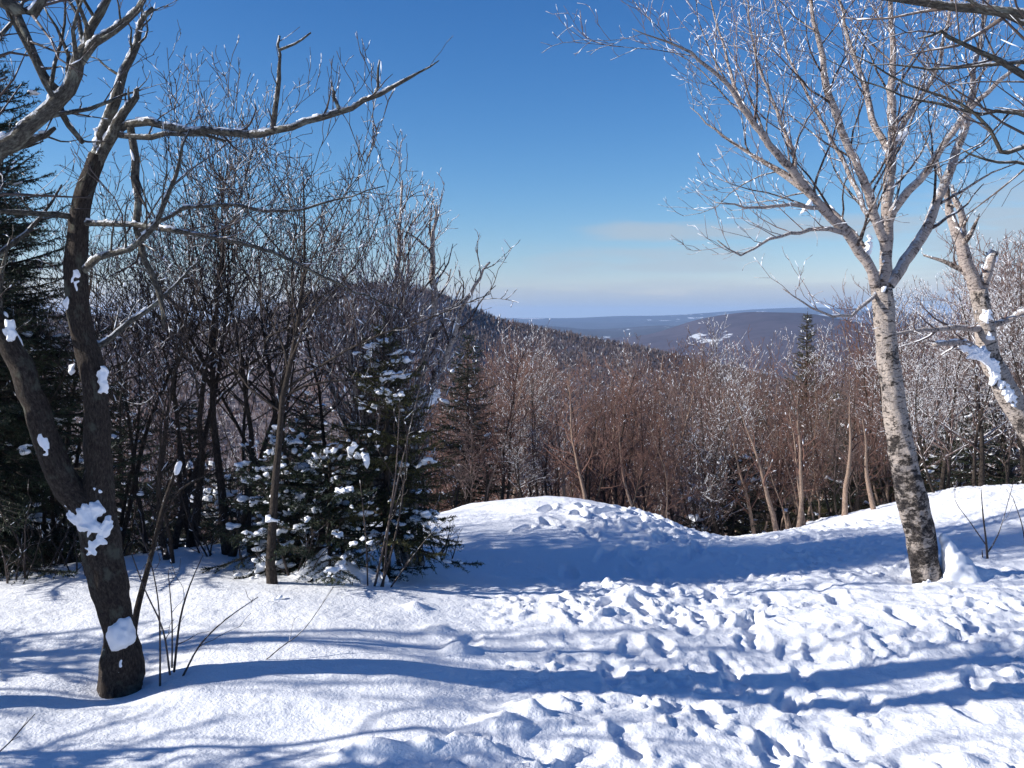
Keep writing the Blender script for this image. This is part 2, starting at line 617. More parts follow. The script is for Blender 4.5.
# ------------------------------------------------------------------ ground
def ground():
    xs = axis(-5.2, 5.6, 0.0165, -9000, 9000, 1.085)
    ys = axis(2.6, 10.2, 0.0165, -300, 16000, 1.075)
    X, Y = np.meshgrid(xs, ys)
    Z = gz(X, Y)
    near = (np.abs(X) < 14) & (Y > -6) & (Y < 26)
    x = X[near]; y = Y[near]
    d = np.zeros_like(x)
    tl = np.interp(y, TR_Y, TR_L)
    wob = 0.18 * vnoise(x * 1.7, y * 1.7, 0.5, 11)
    T = sm(tl - 0.25, tl + 0.45, x + wob)
    T *= 1 - 0.4 * sm(0, 1.0, x - np.interp(y, [0, 4, 6, 7.5, 9], [4, 3.6, 2.9, 2.5, 2.6]) + wob)
    hump = np.exp(-((x - 0.9) / 0.8) ** 2 - ((y - 8.45) / 0.5) ** 2)
    T *= 1 - 0.85 * np.exp(-((x - 0.1) / 1.0) ** 2 - ((y - 6.9) / 0.6) ** 2)
    T = np.maximum(T, 0.9 * hump)
    crest = np.exp(-((x - 0.35) / 0.6) ** 2 - ((y - 9.0) / 0.35) ** 2)
    T = T * (1 - 0.75 * crest)
    # broad wind-shaped undulation
    d += 0.035 * vnoise(x * 0.9, y * 1.1, 1.0, 21) + 0.012 * vnoise(x * 2.3, y * 3.2, 2.0, 22)
    d += (1 - T) * (0.005 * vnoise(x * 6, y * 9, 1.0, 23) + 0.0022 * vnoise(x * 19, y * 23, 1.0, 24))
    # trampled snow: lumps and holes
    wx = x + 0.06 * vnoise(x * 5, y * 5, 3.0, 31); wy = y + 0.06 * vnoise(x * 5, y * 5, 7.0, 32)
    b1 = 1 - np.abs(vnoise(wx * 2.6, wy * 3.2, 1.0, 33)) * 2
    b2 = 1 - np.abs(vnoise(wx * 7.5, wy * 8.5, 2.0, 34)) * 2
    b3 = vnoise(wx * 14, wy * 15, 3.0, 35)
    b4 = vnoise(wx * 23, wy * 22, 3.0, 36)
    b5 = vnoise(wx * 37, wy * 34, 3.0, 40)
    patch = np.clip(0.62 + 0.75 * vnoise(x * 1.6, y * 2.2, 9.0, 37) + 0.3 * vnoise(x * 4.0, y * 5.0, 9.0, 47), 0.42, 1.35)
    d += T * patch * (0.010 * b1 + 0.008 * b2 + 0.0045 * (1 - 2 * np.abs(b3)) + 0.0055 * (1 - 2 * np.abs(b4)) + 0.0050 * b5 - 0.006)
    chunk = np.maximum(0, vnoise(wx * 13, wy * 14, 5.0, 38) - 0.45)
    d += T * (patch > 0.5) * 0.05 * np.minimum(chunk, 0.3)
    chunk = np.maximum(0, vnoise(wx * 22, wy * 23, 6.0, 39) - 0.45)
    d += T * patch * 0.05 * np.minimum(chunk, 0.3)
    # boot prints along the trail and across the bank
    rng = np.random.default_rng(5)
    prints = []
    # several walkers' tracks, left and right boots alternating, along the trodden line
    cxl = np.interp(y, [0, 2.6, 4, 5.5, 6.5, 8, 9.5, 12], [0.9, 0.95, 1.3, 1.2, 1.15, 1.5, 1.95, 2.6])
    d -= 0.035 * np.exp(-((x - cxl + 0.12 * vnoise(y * 1.1, y * 0 + 3, 0.0, 48)) / 0.42) ** 2)
    for w_ in range(6):
        off = rng.normal() * 0.42
        y0 = 2.3 + rng.random() * 0.4
        k_ = 0
        while y0 < 9.8:
            cx_ = np.interp(y0, [0, 2.6, 4, 5.5, 6.5, 8, 9.5, 12], [0.9, 0.95, 1.3, 1.2, 1.15, 1.5, 1.95, 2.6])
            prints.append((cx_ + off + (0.10 if k_ % 2 else -0.10) + rng.normal() * 0.03, y0, 0.12 + rng.normal() * 0.15 + (0.15 if k_ % 2 else -0.15), rng.uniform(0.014, 0.028)))
            y0 += rng.uniform(0.30, 0.42); k_ += 1
    for i in range(25):
        yy = rng.uniform(2.4, 9.6)
        l_ = np.interp(yy, TR_Y, TR_L)
        xx = l_ + abs(rng.normal()) * 0.9 if rng.random() < 0.6 else rng.uniform(l_, l_ + 3.2)
        prints.append((xx, yy, rng.normal() * 0.5 + 0.25, rng.uniform(0.006, 0.018)))
    for a, b in ((0.30, 7.9), (0.55, 8.2), (0.62, 8.6), (0.3, 8.45), (0.85, 8.4), (0.1, 7.7), (1.0, 8.1), (1.15, 8.5)):
        prints.append((a, b, rng.normal() * 0.4, 0.06))
    for (px_, py_, an, dp) in prints:
        dx = x - px_; dy = y - py_
        mk = (np.abs(dx) < 0.5) & (np.abs(dy) < 0.5)
        ca, sa = math.cos(an), math.sin(an)
        u = (dx[mk] * sa + dy[mk] * ca) / 0.15; v = (dx[mk] * ca - dy[mk] * sa) / 0.058
        r = np.sqrt(u * u + v * v) + 0.16 * vnoise(x[mk] * 14, y[mk] * 14, 1.0, 41)
        d[mk] += -dp * sm(1.1, 0.75, r) + dp * 0.25 * np.exp(-((r - 1.3) / 0.25) ** 2)
    # named lumps of pushed-up snow  (px, py, width, height)
    for (a, b, w, dep, h) in [(500, 714, 0.09, 0.06, 0.055), (532, 704, 0.10, 0.07, 0.065), (560, 690, 0.06, 0.05, 0.04), (475, 742, 0.13, 0.05, 0.05),
                         (370, 752, 0.13, 0.04, 0.06), (430, 748, 0.14, 0.04, 0.05), (440, 632, 0.08, 0.07, 0.04), (458, 648, 0.06, 0.08, 0.05),
                         (415, 612, 0.07, 0.07, 0.035), (330, 580, 0.16, 0.12, 0.16), (360, 585, 0.14, 0.10, 0.10), (635, 590, 0.07, 0.07, 0.07),
                         (952, 572, 0.11, 0.10, 0.13), (930, 588, 0.10, 0.06, 0.03), (972, 578, 0.17, 0.10, 0.06), (600, 520, 0.15, 0.12, 0.04), (655, 528, 0.15, 0.12, 0.04),
                         (960, 745, 0.08, 0.06, 0.04), (545, 562, 0.10, 0.08, 0.04)]:
        Yd = 1.6 / math.tan(math.atan((b - 384) / F) + PITCH)
        cx = (a - 512) / F * math.hypot(Yd, 1.6) * math.cos(math.atan((b - 384) / F))
        rr = np.sqrt(((x - cx) / w) ** 2 + ((y - Yd) / dep) ** 2) * (1 + 0.3 * vnoise(x * 9, y * 9, 2.0, 43))
        d += h * np.exp(-rr ** 2) * (1 + 0.35 * vnoise(x * 13, y * 13, 2.0, 44))
    # melted wells round the trunks
    for (a, b, w) in [(TREE_A[0], TREE_A[1], 0.2), (TREE_K[0], TREE_K[1], 0.17)]:
        d -= 0.05 * np.exp(-((x - a) ** 2 + (y - b) ** 2) / w ** 2)
    Z[near] += d * sm(26, 14, np.hypot(x, y))
    ny, nx = X.shape
    V = np.stack([X, Y, Z], 2).reshape(-1, 3)
    I = np.arange(nx * ny).reshape(ny, nx)
    Fq = np.stack([I[:-1, :-1], I[:-1, 1:], I[1:, 1:], I[1:, :-1]], 2).reshape(-1, 4)
    m = NT('ground_snow')
    geo = m.n('ShaderNodeNewGeometry'); vec = geo.outputs['Position']
    c = m.mix(m.noise(vec, 1.1, 4), (0.83, 0.855, 0.90), (0.90, 0.91, 0.93))
    # wooded valley floor far away: dark woods with snowy fields
    sx = m.n('ShaderNodeSeparateXYZ'); m.l(vec, sx.inputs[0])
    far = m.n('ShaderNodeMapRange'); m.l(sx.outputs[1], far.inputs[0])
    far.inputs[1].default_value = 250; far.inputs[2].default_value = 500
    w = m.ramp(m.noise(m.mapping(vec, (1, 0.35, 0)), 0.0022, 5, 0.6), [(0.60, 0.0), (0.63, 1.0)])
    wood = m.mix(m.noise(vec, 0.02, 5, 0.7), (0.04, 0.035, 0.04), (0.09, 0.075, 0.08))
    fc = m.mix(w, wood, (0.8, 0.83, 0.88))
    m.setc(m.mix(far.outputs[0], c, fc))
    m.rough(0.55, 0.25)
    h = m.math('ADD', m.noise(vec, 75.0, 4, 0.6), m.math('MULTIPLY', m.noise(vec, 21.0, 3), 1.8))
    m.bump(h, 0.4, 0.014)
    me = make_mesh('snow_ground', V, [(Fq, 0)], None, True, [m.m])
    link('snow_ground', me, kind='structure')


TREE_A = np.array([-1.70, 4.28])
TREE_K = np.array([2.50, 6.08])
ground()


# ------------------------------------------------------------------ hills
def hill_mat(name, a, b, scale, snowy=0.0):
    m = NT(name)
    geo = m.n('ShaderNodeNewGeometry'); vec = geo.outputs['Position']
    c = m.mix(m.noise(vec, scale, 6, 0.7), a, b)
    if snowy:
        w = m.ramp(m.noise(m.mapping(vec, (1, 0.4, 1.5)), scale * 0.45, 5, 0.6), [(1 - snowy, 0.0), (1.02 - snowy, 1.0)])
        c = m.mix(w, c, (0.5, 0.53, 0.58))
    m.setc(c)
    m.rough(0.9, 0.1)
    return m.m


def hill(name, Yc, prof, depth_f, depth_b, nx, nyf, mat, floor, rough, nscale, seed, label=None):
    px = np.array([p[0] for p in prof], float); py = np.array([p[1] for p in prof], float)
    cxs = np.array([at(a, b, Yc)[0] for a, b in prof]); czs = np.array([at(a, b, Yc)[2] for a, b in prof])
    xs = np.linspace(cxs[0], cxs[-1], nx)
    ys = np.concatenate([np.linspace(-1, 0, nyf, endpoint=False), np.linspace(0, 1, nyf // 3)])
    X, U = np.meshgrid(xs, ys)
    ridge = np.interp(X, cxs, czs)
    # smooth the ridge
    k = 7
    ker = np.hanning(k + 2)[1:-1]; ker /= ker.sum()
    r1 = np.convolve(np.pad(ridge[0], k // 2, mode='edge'), ker, mode='valid')
    ridge = np.repeat(r1[None], len(ys), 0)
    Y = Yc + np.where(U < 0, U * depth_f, U * depth_b)
    drop = np.where(U < 0, 1 - (1 - np.abs(U) ** 1.35), np.abs(U) ** 1.35)
    Z = ridge * (1 - drop) + floor * drop
    Z = Z + (1 - 0.85 * np.exp(-(U / 0.1) ** 2)) * rough * (vnoise(X / nscale, Y / nscale, 0.3, seed) + 0.5 * vnoise(X / nscale * 2.2, Y / nscale * 2.2, 1.3, seed + 1))
    ny, nx_ = X.shape
    V = np.stack([X, Y, Z], 2).reshape(-1, 3)
    I = np.arange(nx_ * ny).reshape(ny, nx_)
    Fq = np.stack([I[:-1, :-1], I[:-1, 1:], I[1:, 1:], I[1:, :-1]], 2).reshape(-1, 4)
    me = make_mesh(name, V, [(Fq, 0)], None, True, [mat])
    link(name, me, kind='structure')
    return xs, Y[:, 0], Z


M_HILL = hill_mat('wooded_snow', (0.12, 0.10, 0.105), (0.25, 0.22, 0.23), 0.06)
HX, HY, HZ = hill('wooded_hill', 900, [(-700, 330), (-300, 318), (0, 312), (150, 322), (240, 326), (300, 300), (345, 287), (400, 285), (440, 294), (490, 318),
                                    (560, 334), (640, 349), (720, 368), (820, 392), (1000, 420), (1400, 450)],
                  620, 500, 220, 90, M_HILL, -112.0, 5.0, 130.0, 51)
hill('distant_hill', 4200, [(480, 350), (600, 346), (660, 334), (700, 319), (745, 312), (800, 313), (850, 322), (900, 330), (1000, 338), (1200, 345), (1500, 350)],
     2000, 1500, 200, 60, hill_mat('distant_woods', (0.026, 0.024, 0.036), (0.115, 0.098, 0.125), 0.012, 0.37), -135.0, 14.0, 420.0, 61)
hill('distant_ridge', 8500, [(-400, 330), (300, 327), (480, 328), (520, 324), (548, 325), (585, 330), (615, 329), (640, 326), (668, 324.5), (700, 327), (740, 325), (800, 329), (850, 331), (960, 326), (1100, 328), (1600, 330)],
     3500, 1500, 200, 40, hill_mat('ridge_woods', (0.015, 0.015, 0.02), (0.11, 0.10, 0.11), 0.005, 0.40), -150.0, 20.0, 900.0, 71)
hill('horizon_ridge', 15000, [(-600, 320), (200, 320), (480, 319), (530, 317.5), (575, 318.5), (620, 315.5), (665, 316), (700, 313), (730, 311.5), (765, 308), (790, 308.5), (812, 306), (840, 309), (870, 310), (905, 314), (940, 312), (1000, 315), (1100, 313), (1700, 318)],
     4500, 1500, 200, 40, hill_mat('horizon_woods', (0.015, 0.015, 0.02), (0.12, 0.11, 0.12), 0.003, 0.40), -160.0, 25.0, 1500.0, 81)


# ------------------------------------------------------------------ far woods (one mass)
def tufts(name, pos, H, nt, width, spread, seed, tipfrac=0.35):
    rng = np.random.default_rng(seed)
    B = len(pos)
    up0 = rng.uniform(0.0, 0.55, (B, nt)); up1 = np.minimum(1.0, up0 + rng.uniform(0.25, 0.6, (B, nt)))
    az = rng.random((B, nt)) * 6.283
    r0 = spread * rng.uniform(0.0, 0.25, (B, nt)) * up0 * 2
    r1 = r0 + spread * rng.uniform(0.1, 0.8, (B, nt)) * np.sqrt(np.clip(1.15 - up1, 0.02, 1)) * 1.4
    Hh = H[:, None]
    base = pos[:, None, :] + np.stack([np.cos(az) * r0, np.sin(az) * r0, up0 * Hh], 2)
    tip = pos[:, None, :] + np.stack([np.cos(az) * r1, np.sin(az) * r1, up1 * Hh], 2)
    # trunk
    base[:, 0] = pos; tip[:, 0] = pos + np.stack([0 * H, 0 * H, H], 1)
    a2 = rng.random((B, nt)) * 6.283
    w = width * rng.uniform(0.5, 1.2, (B, nt))
    side = np.stack([np.cos(a2) * w, np.sin(a2) * w, 0 * w], 2)
    V = np.stack([base - side, base + side, tip], 2).reshape(-1, 3)
    n = B * nt
    Fa = np.arange(n * 3).reshape(n, 3)
    white = rng.random(n) < tipfrac * 0.5
    return V, Fa[~white], Fa[white]


def hz_at(x, y):
    i = np.clip(np.searchsorted(HX, x) - 1, 0, len(HX) - 2); j = np.clip(np.searchsorted(HY, y) - 1, 0, len(HY) - 2)
    u = np.clip((x - HX[i]) / (HX[i + 1] - HX[i]), 0, 1); v = np.clip((y - HY[j]) / (HY[j + 1] - HY[j]), 0, 1)
    return (HZ[j, i] * (1 - u) + HZ[j, i + 1] * u) * (1 - v) + (HZ[j + 1, i] * (1 - u) + HZ[j + 1, i + 1] * u) * v


rng = np.random.default_rng(7)
n = 26000
yy = 900 - 560 * rng.random(n) ** 1.3 + 40 * (rng.random(n) < 0.15)
xx = (rng.uniform(-100, 850, n) - 512) / F * yy
pos = np.stack([xx, yy, hz_at(xx, yy) - 0.5], 1)
pos = pos[pos[:, 2] > gz(pos[:, 0], pos[:, 1]) - 3]
V, fa, fw = tufts('forest', pos, rng.uniform(3.0, 6.0, len(pos)) * rng.choice([1, 1, 1, 0.7, 1.25], len(pos)), 15, 0.30, 2.2, 8, 0.06)
link('hill_forest', make_mesh('hill_forest', V, [(fa, 0), (fw, 1)], None, False, [M_TWIG_FAR, M_RIME]), kind='stuff')
# downhill wood between the thicket and the hill
n = 5200
yy = 62 + 330 * rng.random(n) ** 1.4
xx = (rng.uniform(-60, 1100, n) - 512) / F * yy
hh = np.maximum(gz(xx, yy), np.where(yy > 285, hz_at(xx, yy), -999))
pos = np.stack([xx, yy, hh - 0.3], 1)
V, fa, fw = tufts('slope_forest', pos, rng.uniform(7, 12.5, n), 60, 0.075, 2.3, 9, 0.5)
link('slope_forest', make_mesh('slope_forest', V, [(fa, 0), (fw, 1)], None, False, [M_TWIG_FAR, M_RIME]), kind='stuff')


# ------------------------------------------------------------------ spruces
def spruce_parts(H, R, seed, snow=0.5, base=0.06, step=0.085, tw=0.042, dense=22, nl=0.021, low_flare=0.8):
    rng = np.random.default_rng(seed)
    sk = Skel(); bl = []
    tz = np.linspace(0, 1, 12)
    wob = np.cumsum(rng.normal(size=(12, 2)) * 0.008 * H / 4, axis=0); wob -= wob[0]
    tp = np.stack([wob[:, 0], wob[:, 1], tz * H], 1)
    sk.add(tp, 0.016 * H * (1 - tz) ** 0.9 + 0.004, 8, 0)
    tw_p, tw_d, tw_l = [], [], []
    z = base * H
    while z < H * 0.985:
        u = z / H
        nb = 6 if u < 0.8 else 5
        a0 = rng.random() * 6.28
        cx = np.interp(z, tp[:, 2], tp[:, 0]); cy = np.interp(z, tp[:, 2], tp[:, 1])
        for k in range(nb):
            if rng.random() < 0.10:
                continue
            L = R * (1 - u) ** low_flare * rng.uniform(0.45, 1.2) + 0.05
            a = a0 + k * 6.283 / nb + rng.normal() * 0.25
            elev = -0.32 + 0.75 * u + rng.normal() * 0.20
            n = 7
            d = np.array([math.cos(a) * math.cos(elev), math.sin(a) * math.cos(elev), math.sin(elev)])
            pts = [np.array([cx, cy, z])]
            for i in range(1, n):
                d = nrm(d + np.array([0, 0, -0.05 + 0.055 * i / 2]) + rng.normal(size=3) * 0.05)
                pts.append(pts[-1] + d * L / (n - 1))
            pts = np.array(pts)
            sk.add(pts, np.linspace(0.012 * L + 0.003, 0.002, n), 4, 0)
            m_ = max(2, int(L / tw))
            for i in range(m_):
                t = (i + rng.random()) / m_
                if t < 0.12:
                    continue
                f = t * (n - 1); j = min(n - 2, int(f)); p = pts[j] + (pts[j + 1] - pts[j]) * (f - j)
                bd = nrm(pts[j + 1] - pts[j])
                sd = nrm(np.cross(bd, [0, 0, 1.0]))
                for sgn in (-1, 1):
                    l = (0.45 * L * (1 - t) + 0.05) * rng.uniform(0.6, 1.1)
                    l = min(l, 0.32)
                    dd = nrm(bd * 0.75 + sgn * sd * 0.75 + np.array([0, 0, -0.18 + rng.normal() * 0.14]))
                    tw_p.append(p); tw_d.append(dd); tw_l.append(l)
            tw_p.append(pts[-2]); tw_d.append(nrm(pts[-1] - pts[-2])); tw_l.append(L / (n - 1) * 1.3)
            # needles run along the bough as well
            for i in range(1, n - 1):
                tw_p.append(pts[i]); tw_d.append(nrm(pts[i + 1] - pts[i])); tw_l.append(L / (n - 1))
            if snow:
                for i in range(2, n):
                    if rng.random() < snow * (0.45 + 0.5 * (L / R)):
                        w = rng.uniform(0.02, 0.10) * rng.uniform(0.5, 1.1) * (0.5 + 0.6 * L / max(R, 0.4))
                        p = pts[i] + np.array([rng.normal() * w * 0.5, rng.normal() * w * 0.5, 0.012 + w * 0.08])
                        for _ in range(6):
                            w2 = w * rng.uniform(0.25, 0.85)
                            p2 = p + rng.normal(size=3) * np.array([0.6, 0.6, 0.22]) * w
                            bl.append((*p2, *nrm((nrm(pts[i] - pts[i - 1]) + rng.normal(size=3) * 0.3) * np.array([1, 1, 0.6])), w2 * rng.uniform(1.0, 2.0), w2))
        z += step * rng.uniform(0.7, 1.3) * (1 - 0.45 * u)
    tw_p.append(tp[-1] - [0, 0, 0.12]); tw_d.append(np.array([0, 0, 1.0])); tw_l.append(0.2)
    P = np.array(tw_p); D = np.array(tw_d); Lw = np.array(tw_l)
    cnt = np.maximum(3, (Lw * dense / 0.16).astype(int))
    idx = np.repeat(np.arange(len(P)), cnt)
    t = rng.random(len(idx))
    q = P[idx] + D[idx] * (t * Lw[idx])[:, None]
    ref = rng.normal(size=(len(idx), 3))
    ref -= D[idx] * (ref * D[idx]).sum(1, keepdims=True); ref /= np.linalg.norm(ref, axis=1, keepdims=True)
    nd = D[idx] * 0.6 + ref * 0.8
    l = nl * rng.uniform(0.7, 1.25, len(idx))
    wv = np.cross(nd, rng.normal(size=nd.shape)); wv /= np.linalg.norm(wv, axis=1, keepdims=True) + 1e-9
    hw = (nl * 0.14)
    V = np.stack([q - wv * hw, q + wv * hw, q + nd * l[:, None]], 1).reshape(-1, 3)
    # woody twig axis
    Va = np.stack([P + [0, 0, 0.0025], P - [0, 0, 0.0025], P + D * Lw[:, None]], 1).reshape(-1, 3)
    nV = len(V)
    allV = np.concatenate([V, Va])
    Fn = np.arange(nV).reshape(-1, 3); Ft = nV + np.arange(len(Va)).reshape(-1, 3)
    return sk, allV, Fn, Ft, bl


def make_spruce(label, loc, H, R, seed, mat=M_NEEDLE, snow=0.5, rz=0.0, group=None, **k):
    r = thing('spruce_tree', label, 'spruce', loc, group, rz)
    sk, V, Fn, Ft, bl = spruce_parts(H, R, seed, snow, **k)
    link('trunk', sk.build('trunk', [M_GREY]), r)
    link('crown', make_mesh('crown', V, [(Fn, 0), (Ft, 1)], None, False, [mat, M_TWIG_DARK]), r)
    if bl:
        link('snow_load', fuse(blobs_mesh('snow_load', bl, M_CLING, level=2, jitter=0.3, seed=seed, flat=0.7), 0.0075 if math.hypot(loc[0], loc[1]) < 9.5 else 0.02, 2), r)
    return r


def on(px, Y):
    x = (px - 512) / F * Y
    return (x, Y, g1(x, Y) - 0.03)


def spruce_at(label, px, Y, top, R, seed, **k):
    b = on(px, Y)
    return make_spruce(label, b, at(px, top, Y)[2] - b[2], R, seed, **k)


spruce_at('tall dark spruce filling the left edge behind the burled tree', -30, 6.35, -40, 1.2, 101, snow=0.12, step=0.062, dense=28)
spruce_at('dark low spruce just behind the forked trunk of the burled tree', 118, 10.2, 385, 1.1, 102, snow=0.3)
spruce_at('dense tall spruce at the left edge, behind its taller neighbour', -62, 10.6, 20, 2.0, 118, snow=0.1, step=0.07)
spruce_at('shaded spruce at far left, shorter than the one at the edge', 40, 11.0, 290, 1.3, 103, snow=0.25)
spruce_at('low spruce weighed down with snow at the foot of the thin trunk', 326, 6.05, 460, 0.80, 104, snow=0.75, low_flare=0.5, dense=34)
spruce_at('olive green spruce behind the broken birch stump', 384, 6.25, 328, 0.64, 105, mat=M_OLIVE, snow=0.25, dense=32, base=0.16)
spruce_at('dark snow-flecked spruce directly behind the thin straight trunk', 284, 6.15, 432, 0.70, 117, snow=0.4, dense=34)
spruce_at('dark spruce far behind the olive one, its top just under the hill', 380, 12.5, 335, 1.2, 114, snow=0.15)
spruce_at('dark spruce in the hollow between the burled tree and the thin trunk', 190, 11.5, 400, 1.2, 115, snow=0.25)
spruce_at('blackish spruce at far left, touching the frame edge at mid height', 5, 10.4, 250, 1.3, 116, snow=0.2)
spruce_at('dark spruce between the bare thin trunk and the olive spruce', 305, 10.8, 395, 1.3, 106, snow=0.3)
spruce_at('dark narrow spruce at the left end of the snow crest', 468, 11.8, 335, 0.75, 107, snow=0.12)
spruce_at('small spruce bough-deep in snow left of the thin trunk', 228, 7.3, 480, 0.75, 108, snow=0.6, low_flare=0.6)
spruce_at('snow-dotted low spruce at the dip where the trail drops away', 735, 11.6, 455, 1.0, 109, snow=0.5, low_flare=0.6)
spruce_at('green spruce whose tip rises alone above the brown thicket', 806, 19.0, 312, 0.85, 110, mat=M_OLIVE, snow=0.08)
spruce_at('spruce in the thicket just left of the large birch trunk', 855, 13.5, 420, 0.9, 111, snow=0.25)
spruce_at('dull green spruce sunk in the thicket, right of the lone spruce tip', 838, 17.0, 392, 1.1, 119, mat=M_OLIVE, snow=0.2)
spruce_at('dull green spruce showing just right of the large birch trunk', 918, 13.5, 400, 0.9, 120, mat=M_OLIVE, snow=0.3)
spruce_at('dull green spruce sunk in the thicket, left of the lone spruce tip', 765, 21.0, 390, 1.2, 121, mat=M_OLIVE, snow=0.2)
spruce_at('low snowy spruce on the right bank under the leaning birch', 985, 12.0, 395, 1.0, 112, snow=0.3)


# ------------------------------------------------------------------ bare trees
def auto_tree(sk_t, sk_c, rm, H, rng, r0, p, stems=1, lean=0.12, spread=0.35, z0=0.0, split=0.45):
    for s in range(stems):
        a = rng.random() * 6.28
        d = nrm(np.array([math.cos(a) * (spread if stems > 1 else lean), math.sin(a) * (spread if stems > 1 else lean), 1.0]))
        h = H * 0.8 * (1.0 if s == 0 else rng.uniform(0.6, 0.98))
        n = 11
        q = np.array([rng.normal() * 0.04, rng.normal() * 0.04, -0.06]) if stems > 1 else np.array([0, 0, -0.06])
        pts = [q]
        for i in range(1, n):
            d = nrm(d + rng.normal(size=3) * 0.08 + np.array([0, 0, 0.06]))
            q = q + d * h / (n - 1); pts.append(q)
        pts = np.array(pts)
        rr = r0 * (1.0 if s == 0 else 0.75)
        rad = rr * (1 - 0.88 * np.linspace(0, 1, n) ** 0.8)
        rad[0] *= 1.2
        sk_t.add(pts, rad, 9, 0)
        spawn(sk_c, rm, pts, rad, 0, p, rng, start=split)


def bare_tree(name, label, loc, H, r0, seed, mats, p, stems=1, group=None, rz=0.0, cat='tree', **k):
    rng = np.random.default_rng(seed)
    r = thing(name, label, cat, loc, group, rz)
    st, sc, rm = Skel(), Skel(), Rime()
    auto_tree(st, sc, rm, H, rng, r0, p, stems, **k)
    link('trunk', st.build('trunk', [mats[0]], rough=0.05, seed=seed), r)
    link('crown', sc.build('crown', [mats[0], mats[1]], seed=seed), r)
    if rm.c:
        link('frost', blobs_mesh('frost', rm.c, M_RIME, level=1, seed=seed), r)
    return r


# --- dark bare trees on the left bank
PD = Par(dens=(7.6, 8.6, 9), rr=0.58, ratio=(0.62, 0.54, 0.5), ang=(50, 44, 40, 38), trop=(0.05, 0.08, 0.08, 0.06), rime=0.10, rmin=0.0025, start=0.3, wander=(0.10, 0.15, 0.18, 0.2))
LEFT = [
    ('bare dark tree on the left bank with a thin straight pale-brown trunk', 270, 5.72, 2.7, 0.040, 201, 1, {'lean': 0.015}),
    ('bare twiggy tree standing behind and left of the thin straight trunk', 232, 6.6, 2.9, 0.045, 202, 2, {}),
    ('bare many-stemmed tree right behind the long horizontal limb', 190, 6.9, 3.1, 0.036, 203, 3, {}),
    ('frost-tipped bare tree between the thin trunk and the birch clump', 308, 6.9, 2.6, 0.036, 204, 3, {}),
    ('bare tree half hidden behind the burled trunk on the left', 150, 6.75, 2.7, 0.036, 205, 2, {}),
    ('thin bare tree rising just right of the burled trunk', 118, 6.9, 2.6, 0.03, 208, 2, {}),
    ('bare tree with crooked stems between the two middle dark trees', 250, 6.75, 2.7, 0.034, 210, 3, {}),
    ('thin bare tree standing between the bare bushes and the leaning stem', 172, 6.3, 2.3, 0.028, 212, 2, {}),
    ('bare low-branched tree in front of the dark spruces at far left', 30, 6.6, 2.2, 0.03, 213, 3, {}),
    ('bare tangled tree in the dark far-left hollow', 62, 6.8, 2.7, 0.036, 207, 3, {}),
]
for (lb, px, Y, H, r0, sd, stems, kw) in LEFT:
    bare_tree('bare_tree', lb, on(px, Y), H * 1.13, r0 * 0.82, sd, (M_GREY, M_TWIG_DARK), PD, stems, spread=0.28, **kw)

# --- birch clump at the crest
PC = Par(dens=(17, 12, 9), ratio=(0.38, 0.5, 0.5), ang=(24, 28, 34, 36), rime=0.2, rmin=0.0026, start=0.25, trop=(0.05, 0.09, 0.09, 0.06), mats=(0, 0, 1, 1))
bare_tree('birch_clump', 'clump of slim upright birches with sunlit frosty stems at the crest', on(405, 6.75), 3.0, 0.035, 211,
          (M_LIMB, M_TWIG_BIRCH), PC, 8, cat='birch', spread=0.16, split=0.25)


